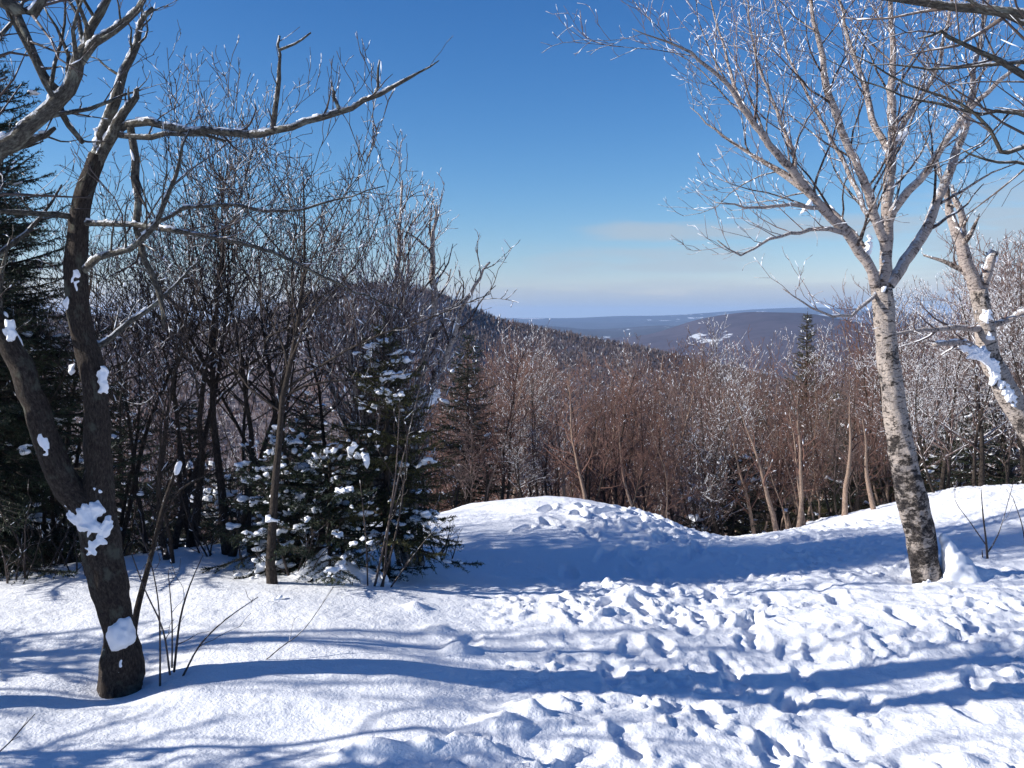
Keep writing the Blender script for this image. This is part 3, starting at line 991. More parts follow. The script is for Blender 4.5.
def traced(name, label, cat, base, trunk, limbs, mats, p, seed, patches=(), limb_rime=0.5, trunk_rough=0.10, sides=16, stag=0.06, group=None):
    """trunk / limbs: list of (px, py, Y, radius)"""
    rng = np.random.default_rng(seed)
    r = thing(name, label, cat, base, group)
    o = np.asarray(base, float)
    sk, rm, ct = Skel(), Rime(), Skel()
    pts, rad = smooth_line([at(a, b, c) for a, b, c, _ in trunk], [q[3] for q in trunk], 0.035)
    sk.add(pts, rad, sides, 0)
    link('trunk', sk.build('trunk', [mats[0]], o, rough=trunk_rough, rscale=10.0, seed=seed), r)
    sn = Rime()
    for lb in limbs:
        opt = {}
        if isinstance(lb, tuple):
            lb, opt = lb
        pts, rad = smooth_line([at(a, b, c) for a, b, c, _ in lb], [q[3] for q in lb], stag)
        if len(pts) > 4:
            jit = rng.normal(size=pts.shape) * 0.0045 * opt.get('jit', 1.0); jit[0] = 0
            pts = pts + jit
        s = Skel(); s.add(pts, rad, 9, 0, s0=2.0)
        lo = link('limb', s.build('limb', [opt.get('mat', mats[1])], o, rough=0.10, rscale=14.0, seed=seed), r)
        s2 = Skel()
        pp_ = p
        if 'bare' in opt:
            pp_ = Par(**{**p.__dict__, 'dens': tuple(v * opt['bare'] for v in p.dens), 'lmax': opt.get('lmax', 0.2)})
        spawn(s2, rm, pts, rad, opt.get('lvl', 0), pp_, rng, start=opt.get('start', 0.15))
        if s2.by:
            link('twigs', s2.build('twigs', [mats[1], mats[2]], o, seed=seed), lo)
        if limb_rime:
            limb_snow(sn, pts, rad, rng, limb_rime * opt.get('snow', 1.0))
    if rm.c:
        link('frost', blobs_mesh('frost', rm.c, M_RIME, o, level=1, seed=seed), r)
    if sn.c:
        link('limb_snow', fuse(blobs_mesh('limb_snow', sn.c, M_CLING, o, level=2, jitter=0.22, seed=seed + 3, flat=0.8), 0.006, 2), r)
    for (px, py, Y, l, w, ang, *smooth_) in patches:
        c = at(px, py, Y)
        d = np.array([math.sin(math.radians(ang)), 0.0, math.cos(math.radians(ang))])
        e = np.array([d[2], 0.0, -d[0]])
        if smooth_:
            link('snow_patch', blobs_mesh('snow_patch', [(*c, *d, l, w)], M_CLING, o, level=4, jitter=0.09, seed=int(px * 7 + py), flat=0.9), r)
            continue
        bl = [(c[0], c[1] + 0.012, c[2], *d, l * 0.6, w * 0.6)]
        for _ in range(int(10 + 6 * max(l, w) / min(l, w))):
            a_, q_ = rng.random() * 6.28, math.sqrt(rng.random())
            pp = c + np.array([0, 0.014, 0]) + d * (math.cos(a_) * q_ * l * 0.45) + e * (math.sin(a_) * q_ * w * 0.42) + np.array([0, rng.uniform(-0.004, 0.014), 0])
            z_ = min(l, w) * rng.uniform(0.22, 0.6)
            bl.append((*pp, *nrm(d + rng.normal(size=3) * 0.5), z_ * rng.uniform(0.9, 1.7), z_))
        link('snow_patch', fuse(blobs_mesh('snow_patch', bl, M_CLING, o, level=3, jitter=0.3, seed=int(px * 7 + py), flat=0.6), 0.005, 2), r)
    return r


# broken birch stump with a snow cap
traced('birch_stump', 'broken-off dark birch stump with a clump of snow on top', 'tree stump', on(404, 7.0),
       [(403, 528, 7.0, 0.10), (404, 500, 7.0, 0.085), (407, 460, 7.0, 0.078), (410, 425, 7.0, 0.072), (414, 398, 7.0, 0.06)],
       [([(414, 405, 7.0, 0.035), (428, 340, 7.05, 0.03), (434, 300, 7.1, 0.026), (432, 250, 7.1, 0.018), (437, 205, 7.1, 0.006)], {}),
        ([(400, 440, 7.0, 0.03), (440, 370, 6.9, 0.022), (462, 310, 6.9, 0.016), (488, 262, 6.9, 0.007)], {}),
        ([(406, 430, 7.0, 0.03), (395, 340, 7.1, 0.024), (398, 260, 7.2, 0.018), (402, 180, 7.2, 0.006)], {})],
       (M_OLD, M_LIMB, M_TWIG_BIRCH), Par(dens=(8, 8, 8), ratio=(0.45, 0.5, 0.5), ang=(34, 36, 38, 38), rime=0.14, rmin=0.0026), 221,
       patches=[(421, 400, 6.93, 0.20, 0.16, 25), (410, 418, 6.92, 0.12, 0.07, 10), (430, 393, 6.95, 0.12, 0.12, 60)], limb_rime=0.25)

# --- A: burled tree in the left foreground
PA = Par(dens=(7.5, 9, 10), ratio=(0.50, 0.5, 0.5), rr=0.42, rime=0.04, rmin=0.0018, lmax=1.0, start=0.2)
YA = 4.28
baseA = (TREE_A[0], TREE_A[1], g1(*TREE_A) - 0.05)
traced('burled_tree', 'dark gnarled tree with a snow-plastered burl at its foot', 'tree', baseA,
       [(120, 694, YA, 0.10), (120, 682, YA, 0.092), (122, 662, YA, 0.098), (122, 648, YA, 0.088), (119, 632, YA, 0.066), (113, 600, YA, 0.076), (104, 565, YA, 0.082),
        (98, 535, YA, 0.084), (96, 505, YA, 0.075), (98, 470, YA, 0.058), (97, 420, YA, 0.052), (92, 370, YA, 0.050), (80, 325, YA, 0.050), (76, 280, YA, 0.048),
        (78, 230, YA, 0.043), (84, 195, YA, 0.038), (98, 155, YA, 0.034)],
       [([(96, 520, YA, 0.07), (80, 500, YA - 0.03, 0.066), (58, 470, YA - 0.05, 0.06), (40, 420, YA - 0.08, 0.054), (20, 365, YA - 0.1, 0.05), (2, 330, YA - 0.12, 0.046), (-25, 260, YA - 0.1, 0.04), (-40, 160, YA, 0.03)], {'mat': M_OLD, 'start': 0.5}),
        ([(98, 155, YA, 0.030), (103, 135, YA, 0.027), (115, 100, YA, 0.024), (126, 70, YA + .02, 0.02), (136, 45, YA + .04, 0.016), (142, 22, YA + .05, 0.013), (153, 8, YA + .05, 0.010)], {'snow': 1.6, 'start': 0.5}),
        ([(96, 165, YA, 0.028), (112, 135, YA - .03, 0.024), (125, 110, YA - .05, 0.019), (136, 97, YA - .06, 0.015), (138, 88, YA - .06, 0.006)], {'snow': 0.7, 'start': 0.6}),
        ([(112, 138, YA, 0.018), (130, 122, YA - .04, 0.017), (165, 126, YA - .08, 0.016), (205, 132, YA - .12, 0.0155), (245, 134, YA - .15, 0.0175), (275, 130, YA - .18, 0.015), (305, 122, YA - .2, 0.014),
          (335, 113, YA - .2, 0.013), (365, 100, YA - .2, 0.011), (395, 85, YA - .2, 0.009), (420, 73, YA - .2, 0.005), (440, 60, YA - .2, 0.002)], {'snow': 1.7, 'start': 0.25, 'lvl': 1, 'bare': 0.45, 'lmax': 0.16}),
        ([(272, 130, YA - .18, 0.012), (275, 105, YA - .18, 0.0105), (279, 80, YA - .19, 0.0085), (280, 55, YA - .19, 0.006), (278, 37, YA - .19, 0.005)], {'snow': 1.0, 'lvl': 2, 'start': 0.2, 'bare': 0.7, 'lmax': 0.12}),
        ([(279, 50, YA - .19, 0.006), (295, 43, YA - .19, 0.005), (312, 32, YA - .19, 0.0035)], {'snow': 1.0, 'lvl': 3}),
        ([(340, 112, YA - .2, 0.008), (335, 97, YA - .2, 0.006), (333, 86, YA - .2, 0.005)], {'snow': 1.0, 'lvl': 3}),
        ([(374, 96, YA - .2, 0.007), (376, 78, YA - .2, 0.005), (380, 62, YA - .2, 0.003)], {'snow': 1.0, 'lvl': 3}),
        ([(120, 135, YA - .03, 0.013), (150, 136, YA - .06, 0.012), (185, 132, YA - .1, 0.009), (225, 140, YA - .1, 0.005)], {'lvl': 1}),
        ([(130, 124, YA - .04, 0.016), (136, 160, YA - .05, 0.017), (137, 200, YA - .06, 0.016), (142, 245, YA - .06, 0.014), (158, 290, YA - .06, 0.012), (165, 330, YA - .06, 0.007)], {'lvl': 1}),
        ([(84, 270, YA, 0.018), (100, 255, YA - .1, 0.016), (130, 250, YA - .15, 0.014), (155, 225, YA - .2, 0.012), (175, 175, YA - .2, 0.008), (190, 130, YA - .2, 0.004)], {}),
        ([(78, 218, YA, 0.014), (40, 214, YA - .1, 0.012), (0, 210, YA - .2, 0.010), (-40, 200, YA - .3, 0.008)], {}),
        ([(80, 222, YA, 0.014), (130, 225, YA - .1, 0.012), (180, 232, YA - .15, 0.011), (235, 240, YA - .2, 0.009), (290, 260, YA - .2, 0.007), (340, 285, YA - .2, 0.005), (400, 310, YA - .2, 0.003)], {'lvl': 1}),
        ([(140, 230, YA - .1, 0.009), (200, 205, YA - .15, 0.008), (270, 210, YA - .15, 0.007), (320, 205, YA - .2, 0.005), (385, 185, YA - .2, 0.002)], {'lvl': 1}),
        ([(90, 350, YA, 0.016), (120, 330, YA + .1, 0.013), (160, 300, YA + .2, 0.010), (200, 260, YA + .3, 0.005)], {})],
       (M_OLD, M_LICHEN, M_TWIG_DARK), PA, 231,
       patches=[(88, 518, YA - 0.075, 0.20, 0.13, -35), (92, 545, YA - 0.08, 0.11, 0.09, 0), (102, 528, YA - 0.075, 0.12, 0.07, 30), (42, 440, YA - 0.13, 0.19, 0.05, -12),
                (121, 633, YA - 0.028, 0.17, 0.14, 0, 1), (120, 666, YA - 0.092, 0.08, 0.04, 5), (101, 380, YA - .05, 0.13, 0.05, 5), (72, 280, YA - .045, 0.12, 0.05, 10), (67, 302, YA - .05, 0.07, 0.05, 20),
                (97, 140, YA - .03, 0.13, 0.05, 12), (70, 370, YA + 0.02, .05, .03, 0), (8, 330, YA - .17, 0.12, 0.05, 0), (93, 492, YA - .06, .08, .06, 20)],
       limb_rime=0.45, trunk_rough=0.13, sides=20)

# --- B: neighbour whose limbs reach in at the top left
PB = Par(dens=(9.5, 9, 10), ratio=(0.55, 0.5, 0.5), rr=0.42, rime=0.04, rmin=0.0018, lmax=1.1)
YB = 3.9
bx = at(-150, 384, YB)[0]
traced('overhanging_tree', 'lichened tree whose thick limbs slant in at the upper left corner', 'tree', (bx, YB, g1(bx, YB) - 0.05),
       [(-150, 740, YB, 0.11), (-150, 700, YB, 0.085), (-175, 600, YB + .1, 0.06), (-150, 480, YB + .25, 0.055), (-100, 370, YB + .15, 0.055), (-95, 290, YB, 0.055), (-70, 220, YB, 0.05)],
       [([(-70, 220, YB, 0.055), (-30, 180, YB, 0.046), (2, 148, YB, 0.038), (40, 116, YB, 0.033), (66, 88, YB, 0.029), (80, 58, YB, 0.026), (92, 30, YB, 0.019), (112, -8, YB, 0.013), (130, -60, YB, .006)], {'start': 0.4}),
        ([(80, 62, YB, 0.02), (95, 42, YB - .03, 0.018), (115, 30, YB - .05, 0.0165), (138, 8, YB - .06, 0.013), (170, -40, YB - .06, 0.007)], {'snow': 1.6}),
        ([(-80, 230, YB, 0.03), (-20, 165, YB + .1, 0.024), (30, 140, YB + .12, 0.018), (55, 128, YB + .12, 0.008)], {'snow': 1.4}),
        ([(-90, 280, YB, 0.05), (-60, 120, YB + .1, 0.04), (-20, -20, YB + .2, 0.03), (5, -120, YB + .2, .02)], {}),
        ([(-5, -40, YB + .2, 0.02), (18, 18, YB + .15, 0.02), (35, 55, YB + .12, 0.0175), (55, 92, YB + .1, 0.015), (70, 125, YB + .1, 0.012), (84, 142, YB + .1, 0.010)], {'lvl': 1}),
        ([(-110, 320, YB, 0.03), (-40, 20, YB - .2, 0.026), (35, 15, YB - .2, 0.02), (48, -30, YB - .2, .01)], {'lvl': 1})],
       (M_OLD, M_LICHEN, M_TWIG_DARK), PB, 241, limb_rime=0.5)

# --- K: the large birch on the right
PK = Par(dens=(7.2, 10, 11), ratio=(0.50, 0.52, 0.5), ang=(42, 42, 42, 40), rime=0.12, rr=0.36, rmin=0.0019, short=0.35, lmax=0.70, start=0.2, mats=(0, 0, 1, 1))
YK = 6.08
baseK = (TREE_K[0], TREE_K[1], g1(*TREE_K) - 0.04)
traced('large_birch', 'large white birch on the right bank with spreading sunlit limbs', 'birch', baseK,
       [(928, 594, YK, 0.10), (927, 578, YK, 0.088), (923, 555, YK, 0.085), (918, 525, YK, 0.088), (910, 490, YK, 0.088), (902, 450, YK, 0.080), (894, 400, YK, 0.068), (887, 350, YK, 0.063), (884, 310, YK, 0.062), (882, 288, YK, 0.062)],
       [([(884, 300, YK, 0.0389), (886, 260, YK + .02, 0.0374), (887, 220, YK + .04, 0.0359), (888, 180, YK + .05, 0.0337), (892, 140, YK + .05, 0.0299), (891, 90, YK + .05, 0.0239), (893, 40, YK + .05, 0.0179), (890, -20, YK + .05, 0.0127), (893, -120, YK, 0.0045)], {}),
        ([(880, 295, YK, 0.0337), (866, 262, YK - .05, 0.0314), (846, 232, YK - .1, 0.0299), (822, 208, YK - .16, 0.0270), (800, 180, YK - .22, 0.0239), (776, 152, YK - .3, 0.0217), (750, 118, YK - .38, 0.0179), (728, 86, YK - .44, 0.0135), (700, 60, YK - .5, 0.0090), (668, 42, YK - .55, 0.0060), (632, 28, YK - .6, 0.0023)], {}),
        ([(878, 290, YK, 0.0299), (862, 250, YK + .1, 0.0270), (838, 220, YK + .18, 0.0239), (806, 192, YK + .26, 0.0195), (778, 172, YK + .34, 0.0157), (745, 150, YK + .4, 0.0112), (715, 130, YK + .45, 0.0067), (690, 108, YK + .5, 0.0023)], {}),
        ([(886, 250, YK, 0.0284), (872, 205, YK - .1, 0.0270), (858, 168, YK - .16, 0.0239), (842, 130, YK - .22, 0.0224), (826, 85, YK - .28, 0.0195), (820, 45, YK - .32, 0.0157), (812, 5, YK - .36, 0.0112), (800, -60, YK - .4, 0.0045)], {}),
        ([(889, 285, YK, 0.0374), (905, 262, YK + .05, 0.0359), (922, 238, YK + .1, 0.0337), (935, 205, YK + .14, 0.0307), (950, 170, YK + .18, 0.0270), (965, 125, YK + .22, 0.0224), (975, 70, YK + .26, 0.0172), (985, 15, YK + .3, 0.0120), (1000, -70, YK + .3, 0.0045)], {}),
        ([(888, 225, YK, 0.0270), (900, 200, YK - .1, 0.0254), (920, 180, YK - .16, 0.0232), (940, 150, YK - .22, 0.0210), (962, 120, YK - .28, 0.0179), (990, 90, YK - .34, 0.0135), (1030, 55, YK - .4, 0.0075)], {}),
        ([(888, 150, YK + .05, 0.0224), (872, 118, YK + .12, 0.0202), (864, 80, YK + .18, 0.0172), (848, 40, YK + .25, 0.0135), (838, -10, YK + .3, 0.0083), (828, -70, YK + .3, 0.0037)], {}),
        ([(890, 145, YK + .05, 0.0195), (912, 110, YK + .12, 0.0179), (935, 70, YK + .2, 0.0150), (948, 20, YK + .26, 0.0104), (960, -50, YK + .3, 0.0045)], {}),
        ([(848, 234, YK - .1, 0.0164), (820, 228, YK - .2, 0.0127), (800, 232, YK - .3, 0.0104), (770, 238, YK - .4, 0.0083), (740, 256, YK - .5, 0.0060), (718, 240, YK - .55, 0.0030)], {'lvl': 1}),
        ([(822, 208, YK - .16, 0.0135), (790, 205, YK - .26, 0.0104), (755, 208, YK - .36, 0.0075), (715, 202, YK - .42, 0.0030)], {'lvl': 1}),
        ([(878, 288, YK, 0.0135), (860, 310, YK - .12, 0.0104), (842, 317, YK - .2, 0.0083), (812, 308, YK - .28, 0.0060), (785, 290, YK - .34, 0.0030)], {'lvl': 1}),
        ([(776, 152, YK - .3, 0.0135), (758, 130, YK - .2, 0.0120), (735, 85, YK - .12, 0.0097), (722, 40, YK - .05, 0.0067), (705, -15, YK, 0.0030)], {'lvl': 1}),
        ([(800, 180, YK - .22, 0.0135), (788, 140, YK - .2, 0.0112), (768, 90, YK - .2, 0.0090), (752, 40, YK - .2, 0.0067), (745, -20, YK - .2, 0.0030)], {'lvl': 1}),
        ([(868, 215, YK, 0.0164), (852, 180, YK + .2, 0.0142), (822, 120, YK + .3, 0.0112), (790, 60, YK + .4, 0.0075), (775, 0, YK + .4, 0.0037)], {'lvl': 1})],
       (M_BIRCH, M_LIMB, M_TWIG_BIRCH), PK, 251,
       patches=[(929, 587, YK - .12, 0.06, 0.10, 0), (870, 245, YK - .04, 0.13, 0.05, 5), (885, 289, YK - .075, 0.035, 0.03, 0), (808, 206, YK - .2, 0.12, 0.04, 40), (902, 135, YK - .05, 0.10, 0.06, 40)],
       limb_rime=0.16, trunk_rough=0.10, sides=40)

# drift of snow banked up against the foot of the birch
rng = np.random.default_rng(9)
bl = []
for t in np.linspace(0, 1, 14):
    c_ = at(941 + 13 * t, 536 + 46 * t, YK - 0.02 - 0.07 * t)
    w_ = 0.045 + 0.20 * t ** 1.4
    bl.append((*(c_ + rng.normal(size=3) * 0.006 + np.array([0.25 * w_, 0, 0])), 0.3, 0.1, 1.0, 0.07 + 0.10 * t, w_))
big = [o for o in C.objects if o.get('label', '').startswith('large white birch')][0]
link('snow_drift', fuse(blobs_mesh('snow_drift', bl, M_CLING, baseK, level=3, jitter=0.12, seed=5, flat=0.9), 0.008, 14), big)

# --- L: leaning birch at the right edge
PL = Par(dens=(6, 7, 8), ratio=(0.4, 0.5, 0.5), rime=0.2, rmin=0.0026, lmax=0.9)
YL = 7.4
lx = at(1062, 384, YL)[0]
traced('leaning_birch', 'leaning birch at the right edge with thick snow along its trunk', 'birch', (lx, YL, g1(lx, YL) - 0.05),
       [(1064, 540, YL, 0.11), (1058, 490, YL, 0.10), (1035, 440, YL, 0.092), (1012, 400, YL, 0.085), (990, 358, YL, 0.075), (984, 320, YL, 0.066), (978, 290, YL, 0.062)],
       [([(978, 292, YL, 0.055), (966, 262, YL, 0.05), (960, 240, YL, 0.042), (950, 212, YL + .05, 0.03), (944, 190, YL + .05, .015), (935, 150, YL + .1, .006)], {'snow': 2}),
        ([(962, 245, YL, 0.03), (963, 220, YL, 0.028), (955, 200, YL - .05, 0.02), (952, 185, YL, .01)], {'snow': 2}),
        ([(982, 292, YL, 0.04), (990, 265, YL - .05, 0.035), (995, 250, YL - .05, 0.03)], {'snow': 2, 'lvl': 2}),
        ([(985, 330, YL, 0.025), (955, 328, YL - .1, 0.022), (925, 330, YL - .2, 0.015), (890, 335, YL - .3, 0.008)], {'snow': 1.0, 'lvl': 1}),
        ([(990, 325, YL, 0.024), (1012, 318, YL - .05, 0.022), (1040, 305, YL - .1, 0.017)], {'snow': 1.0, 'lvl': 1}),
        ([(1000, 380, YL, 0.03), (975, 348, YL - .1, 0.024), (955, 342, YL - .15, 0.022), (932, 345, YL - .2, 0.014)], {'snow': 2.2, 'lvl': 2})],
       (M_BIRCH, M_LIMB, M_TWIG_BIRCH), PL, 261,
       patches=[(993, 368, YL - .09, 0.34, 0.12, -28), (972, 350, YL - .14, 0.22, 0.09, -60), (988, 317, YL - .07, 0.10, 0.08, 0), (991, 336, YL - .08, 0.07, 0.06, 0), (1012, 395, YL - .09, 0.2, 0.09, -30), (996, 258, YL - .07, 0.10, 0.05, 15)],
       limb_rime=0.3)

# --- M: near tree beyond the right edge, limbs across the upper right corner
PM = Par(dens=(3.2, 5, 6), ratio=(0.42, 0.5, 0.5), rime=0.02, rmin=0.0016, lmax=0.8)
YM = 3.0
mx = at(1330, 384, YM)[0]
traced('near_tree', 'tree whose greenish limb and dark twigs cross the upper right corner', 'tree', (mx, YM, g1(mx, YM) - 0.05),
       [(1340, 900, YM, 0.12), (1335, 700, YM, 0.10), (1325, 500, YM, 0.09), (1310, 300, YM, 0.08), (1295, 120, YM, 0.07), (1280, -100, YM, .05)],
       [([(1293, 90, YM, 0.0255), (1200, 40, YM, 0.0225), (1100, 22, YM, 0.0195), (1024, 13, YM, 0.0158), (960, 6, YM, 0.0128), (900, -2, YM, 0.0105), (830, -8, YM, 0.0083), (760, -22, YM, 0.0045)], {'start': .5, 'lvl': 1}),
        ([(1297, 140, YM, 0.0180), (1180, 115, YM - .2, 0.0135), (1100, 100, YM - .3, 0.0120), (1040, 82, YM - .35, 0.0105), (1000, 60, YM - .4, 0.0075), (965, 45, YM - .42, 0.0053), (940, 32, YM - .44, 0.0045), (920, 38, YM - .44, 0.0023)], {'lvl': 1, 'start': .45}),
        ([(1299, 160, YM, 0.0150), (1180, 130, YM - .1, 0.0112), (1080, 40, YM - .2, 0.0090), (1024, 20, YM - .2, 0.0075), (985, 8, YM - .2, 0.0053), (930, -20, YM - .2, 0.0030)], {'lvl': 1}),
        ([(1305, 240, YM, 0.0165), (1200, 170, YM + .3, 0.0128), (1080, 140, YM + .5, 0.0105), (1020, 148, YM + .5, 0.0090), (1003, 152, YM + .5, 0.0075), (990, 128, YM + .5, 0.0060), (960, 105, YM + .5, 0.0053), (920, 88, YM + .5, 0.0045), (850, 55, YM + .5, 0.0023)], {'lvl': 1, 'start': .4}),
        ([(1303, 220, YM, 0.0150), (1150, 140, YM + .4, 0.0112), (1040, 118, YM + .6, 0.0083), (980, 112, YM + .6, 0.0060), (900, 95, YM + .6, 0.0037), (830, 60, YM + .6, 0.0015)], {'lvl': 1, 'start': .4}),
        ([(1305, 260, YM, 0.0150), (1150, 200, YM + .6, 0.0105), (1040, 166, YM + .7, 0.0067), (985, 160, YM + .7, 0.0045), (960, 150, YM + .7, 0.0023)], {'lvl': 2, 'start': .4}),
        ([(1300, 190, YM, 0.0150), (1160, 120, YM - .1, 0.0105), (1070, 70, YM, 0.0083), (1000, 65, YM + .05, 0.0060), (930, 68, YM + .1, 0.0037), (870, 62, YM + .1, 0.0015)], {'lvl': 1, 'start': .4})],
       (M_OLD, M_LICHEN, M_TWIG_DARK), PM, 271, limb_rime=0.12)

# ------------------------------------------------------------------ saplings, snags, twigs
PS = Par(dens=(7, 9, 9), ratio=(0.5, 0.5, 0.5), rime=0.03, rmin=0.0018, maxlvl=2, mats=(0, 0, 0, 0), start=0.25)


def stemmed(name, label, cat, base, stems, mat, p, seed, group=None, rime_cap=None):
    rng = np.random.default_rng(seed)
    r = thing(name, label, cat, base, group)
    o = np.asarray(base, float)
    rm = Rime()
    for st in stems:
        pts, rad = smooth_line([at(a, b, c) for a, b, c, _ in st], [q[3] for q in st], 0.05)
        rad = rad * 0.8
        s = Skel(); s.add(pts, rad, 6, 0)
        lo = link('stem', s.build('stem', [mat], o, rough=0.06, seed=seed), r)
        s2 = Skel(); spawn(s2, rm, pts, rad, 0, p, rng)
        if s2.by:
            link('twigs', s2.build('twigs', [mat], o, seed=seed), lo)
    for c in (rime_cap or []):
        link('snow_cap', blobs_mesh('snow_cap', [(*at(c[0], c[1], c[2]), 0.35, 0, 1, c[3], c[4])], M_CLING, o, level=3, jitter=0.15, seed=seed, flat=0.8), r)
    if rm.c:
        link('frost', blobs_mesh('frost', rm.c, M_RIME, o, level=1, seed=seed), r)
    return r


def gp(px, py):
    """ground point seen at a pixel (near field)"""
    lo, hi = 1.5, 9.5
    for Y in np.arange(lo, hi, 0.02):
        p = at(px, py, Y)
        if p[2] <= g1(p[0], Y):
            return p
    return at(px, py, 8.0)


b = gp(988, 560)
stemmed('sapling', 'bare forked sapling rising from the snow right of the large birch', 'sapling', tuple(b),
        [[(988, 566, b[1], 0.011), (986, 540, b[1], 0.009), (983, 515, b[1], 0.007), (981, 488, b[1], 0.003)],
         [(988, 552, b[1], 0.006), (998, 535, b[1], 0.005), (1010, 495, b[1], 0.003), (1014, 480, b[1], 0.002)],
         [(986, 545, b[1], 0.005), (970, 522, b[1], 0.004), (955, 500, b[1], 0.003), (957, 480, b[1], 0.002)],
         [(983, 562, b[1], 0.006), (982, 550, b[1], 0.004)]], M_TWIG_DARK, Par(dens=(2.5, 4), ratio=(0.3, .4), rmin=.0018, maxlvl=1, mats=(0, 0, 0, 0)), 301)
b = gp(1022, 545)
stemmed('sapling', 'thin stick of a sapling at the right frame edge', 'sapling', tuple(b),
        [[(1026, 552, b[1], 0.006), (1022, 525, b[1], 0.005), (1013, 498, b[1], 0.003)]], M_TWIG_DARK, Par(dens=(3, 4), ratio=(0.3, .4), rmin=.0018, maxlvl=1, mats=(0, 0, 0, 0)), 302)
YS = 4.6
b = at(135, 628, YS)
stemmed('leaning_snag', 'leaning dead stem with a cap of snow, beside the burled tree', 'sapling', (b[0], YS, g1(b[0], YS)),
        [[(133, 640, YS, 0.019), (137, 610, YS, 0.018), (150, 560, YS, 0.015), (164, 505, YS, 0.013), (176, 470, YS, 0.010)],
         [(160, 520, YS, 0.008), (180, 490, YS, 0.007), (212, 472, YS, 0.004)]], M_OLD, Par(dens=(2.5, 5), ratio=(0.4, .4), rmin=.002, maxlvl=2, mats=(0, 0, 0, 0)), 303,
        rime_cap=[(178, 468, YS - .02, 0.07, 0.035)])
YT = 4.25
b = at(172, 680, YT)
stemmed('bare_shrub', 'cluster of thin bare stems in the snow right of the burled tree', 'shrub', (b[0], YT, g1(b[0], YT)),
        [[(160, 688, YT, 0.006), (160, 640, YT, 0.005), (158, 600, YT, 0.004), (150, 560, YT, 0.003), (135, 520, YT, .002)],
         [(170, 675, YT + .05, 0.006), (163, 630, YT + .05, 0.005), (145, 590, YT + .05, 0.004), (132, 555, YT + .05, 0.003)],
         [(174, 672, YT + .08, 0.007), (180, 620, YT + .08, 0.006), (190, 585, YT + .08, 0.004), (203, 555, YT + .08, 0.002)],
         [(183, 676, YT + .05, 0.006), (200, 645, YT, 0.005), (225, 620, YT, 0.004), (258, 597, YT, 0.002)],
         [(172, 668, YT + .08, 0.005), (172, 620, YT + .1, 0.004), (168, 570, YT + .1, 0.002)]], M_TWIG_DARK,
        Par(dens=(4, 6), ratio=(0.45, .4), rmin=.0016, maxlvl=2, mats=(0, 0, 0, 0), rime=0.02), 304)
b = gp(258, 668)
stemmed('fallen_twig', 'long thin twig sticking out of the snow, pointing up right', 'twig', tuple(b),
        [[(255, 669, b[1], 0.004), (280, 648, b[1], 0.0035), (305, 628, b[1] + .1, 0.003), (335, 585, b[1] + .15, 0.0015)]], M_TWIG_DARK,
        Par(dens=(4, 4), ratio=(0.3, .4), rmin=.0014, maxlvl=1, mats=(0, 0, 0, 0)), 305)
b = gp(-6, 757)
stemmed('fallen_twig', 'short dark twig poking from shaded snow at the lower left corner', 'twig', tuple(b),
        [[(-10, 760, b[1], 0.004), (10, 742, b[1], 0.003), (22, 728, b[1], 0.003), (35, 714, b[1], 0.002)]], M_TWIG_DARK,
        Par(dens=(7, 4), ratio=(0.3, .4), rmin=.0014, maxlvl=1, mats=(0, 0, 0, 0)), 306)
YH = 5.75
b = at(380, 592, YH)
stemmed('bare_shrub', 'fan of thin brown stems in front of the snow-laden spruce', 'shrub', (b[0], YH, g1(b[0], YH)),
        [[(372, 598, YH, 0.010), (385, 540, YH, 0.008), (398, 480, YH, 0.006), (412, 420, YH, 0.003), (425, 365, YH, .002)],
         [(378, 598, YH, 0.010), (392, 550, YH, 0.008), (402, 500, YH, 0.006), (408, 440, YH, 0.003)],
         [(382, 598, YH, 0.009), (388, 530, YH, 0.007), (396, 470, YH, 0.005), (400, 400, YH, 0.002)],
         [(384, 597, YH, 0.007), (410, 560, YH, 0.005), (430, 535, YH, 0.003), (452, 515, YH, 0.002)],
         [(368, 597, YH, 0.006), (366, 540, YH, 0.005), (360, 480, YH, 0.003)]], M_TWIG_DARK,
        Par(dens=(3.5, 6), ratio=(0.4, .4), rmin=.002, maxlvl=2, mats=(0, 0, 0, 0), rime=.05), 307)

# bushy young growth along the left bank
PBu = Par(dens=(7, 9, 8), ratio=(0.5, 0.5, 0.5), rime=0.05, rmin=0.002, maxlvl=2, start=0.2)
BUSH = [(8, 5.9, 0.75, 'low bare bush at the far left edge of the sunlit snow'), (40, 6.2, 1.1, 'bare bush left of the burled trunk with curved stems'),
        (75, 6.0, 0.6, 'small bare bush just left of the burled trunk'), (210, 6.5, 1.1, 'bare bush behind the cluster of thin stems'),
        (250, 6.2, 1.2, 'bare bush crowding the left side of the thin straight trunk'), (292, 5.9, 0.8, 'bare low bush close to the right of the thin straight trunk'),
        (112, 7.0, 1.2, 'dark bush in the gap behind the burled trunk'), (345, 6.3, 0.9, 'bare wiry bush growing through the snow-laden spruce'),
        (435, 7.0, 0.5, 'little bare bush at the edge of the shaded hollow'), (180, 6.9, 1.3, 'bare bush in the dark hollow behind the leaning stem')]
for i, (px, Y, H, lb) in enumerate(BUSH):
    bare_tree('bare_bush', lb, on(px, Y), H, 0.011, 320 + i, (M_TWIG_DARK, M_TWIG_DARK), PBu, 5, cat='bush', spread=0.5, split=0.15)

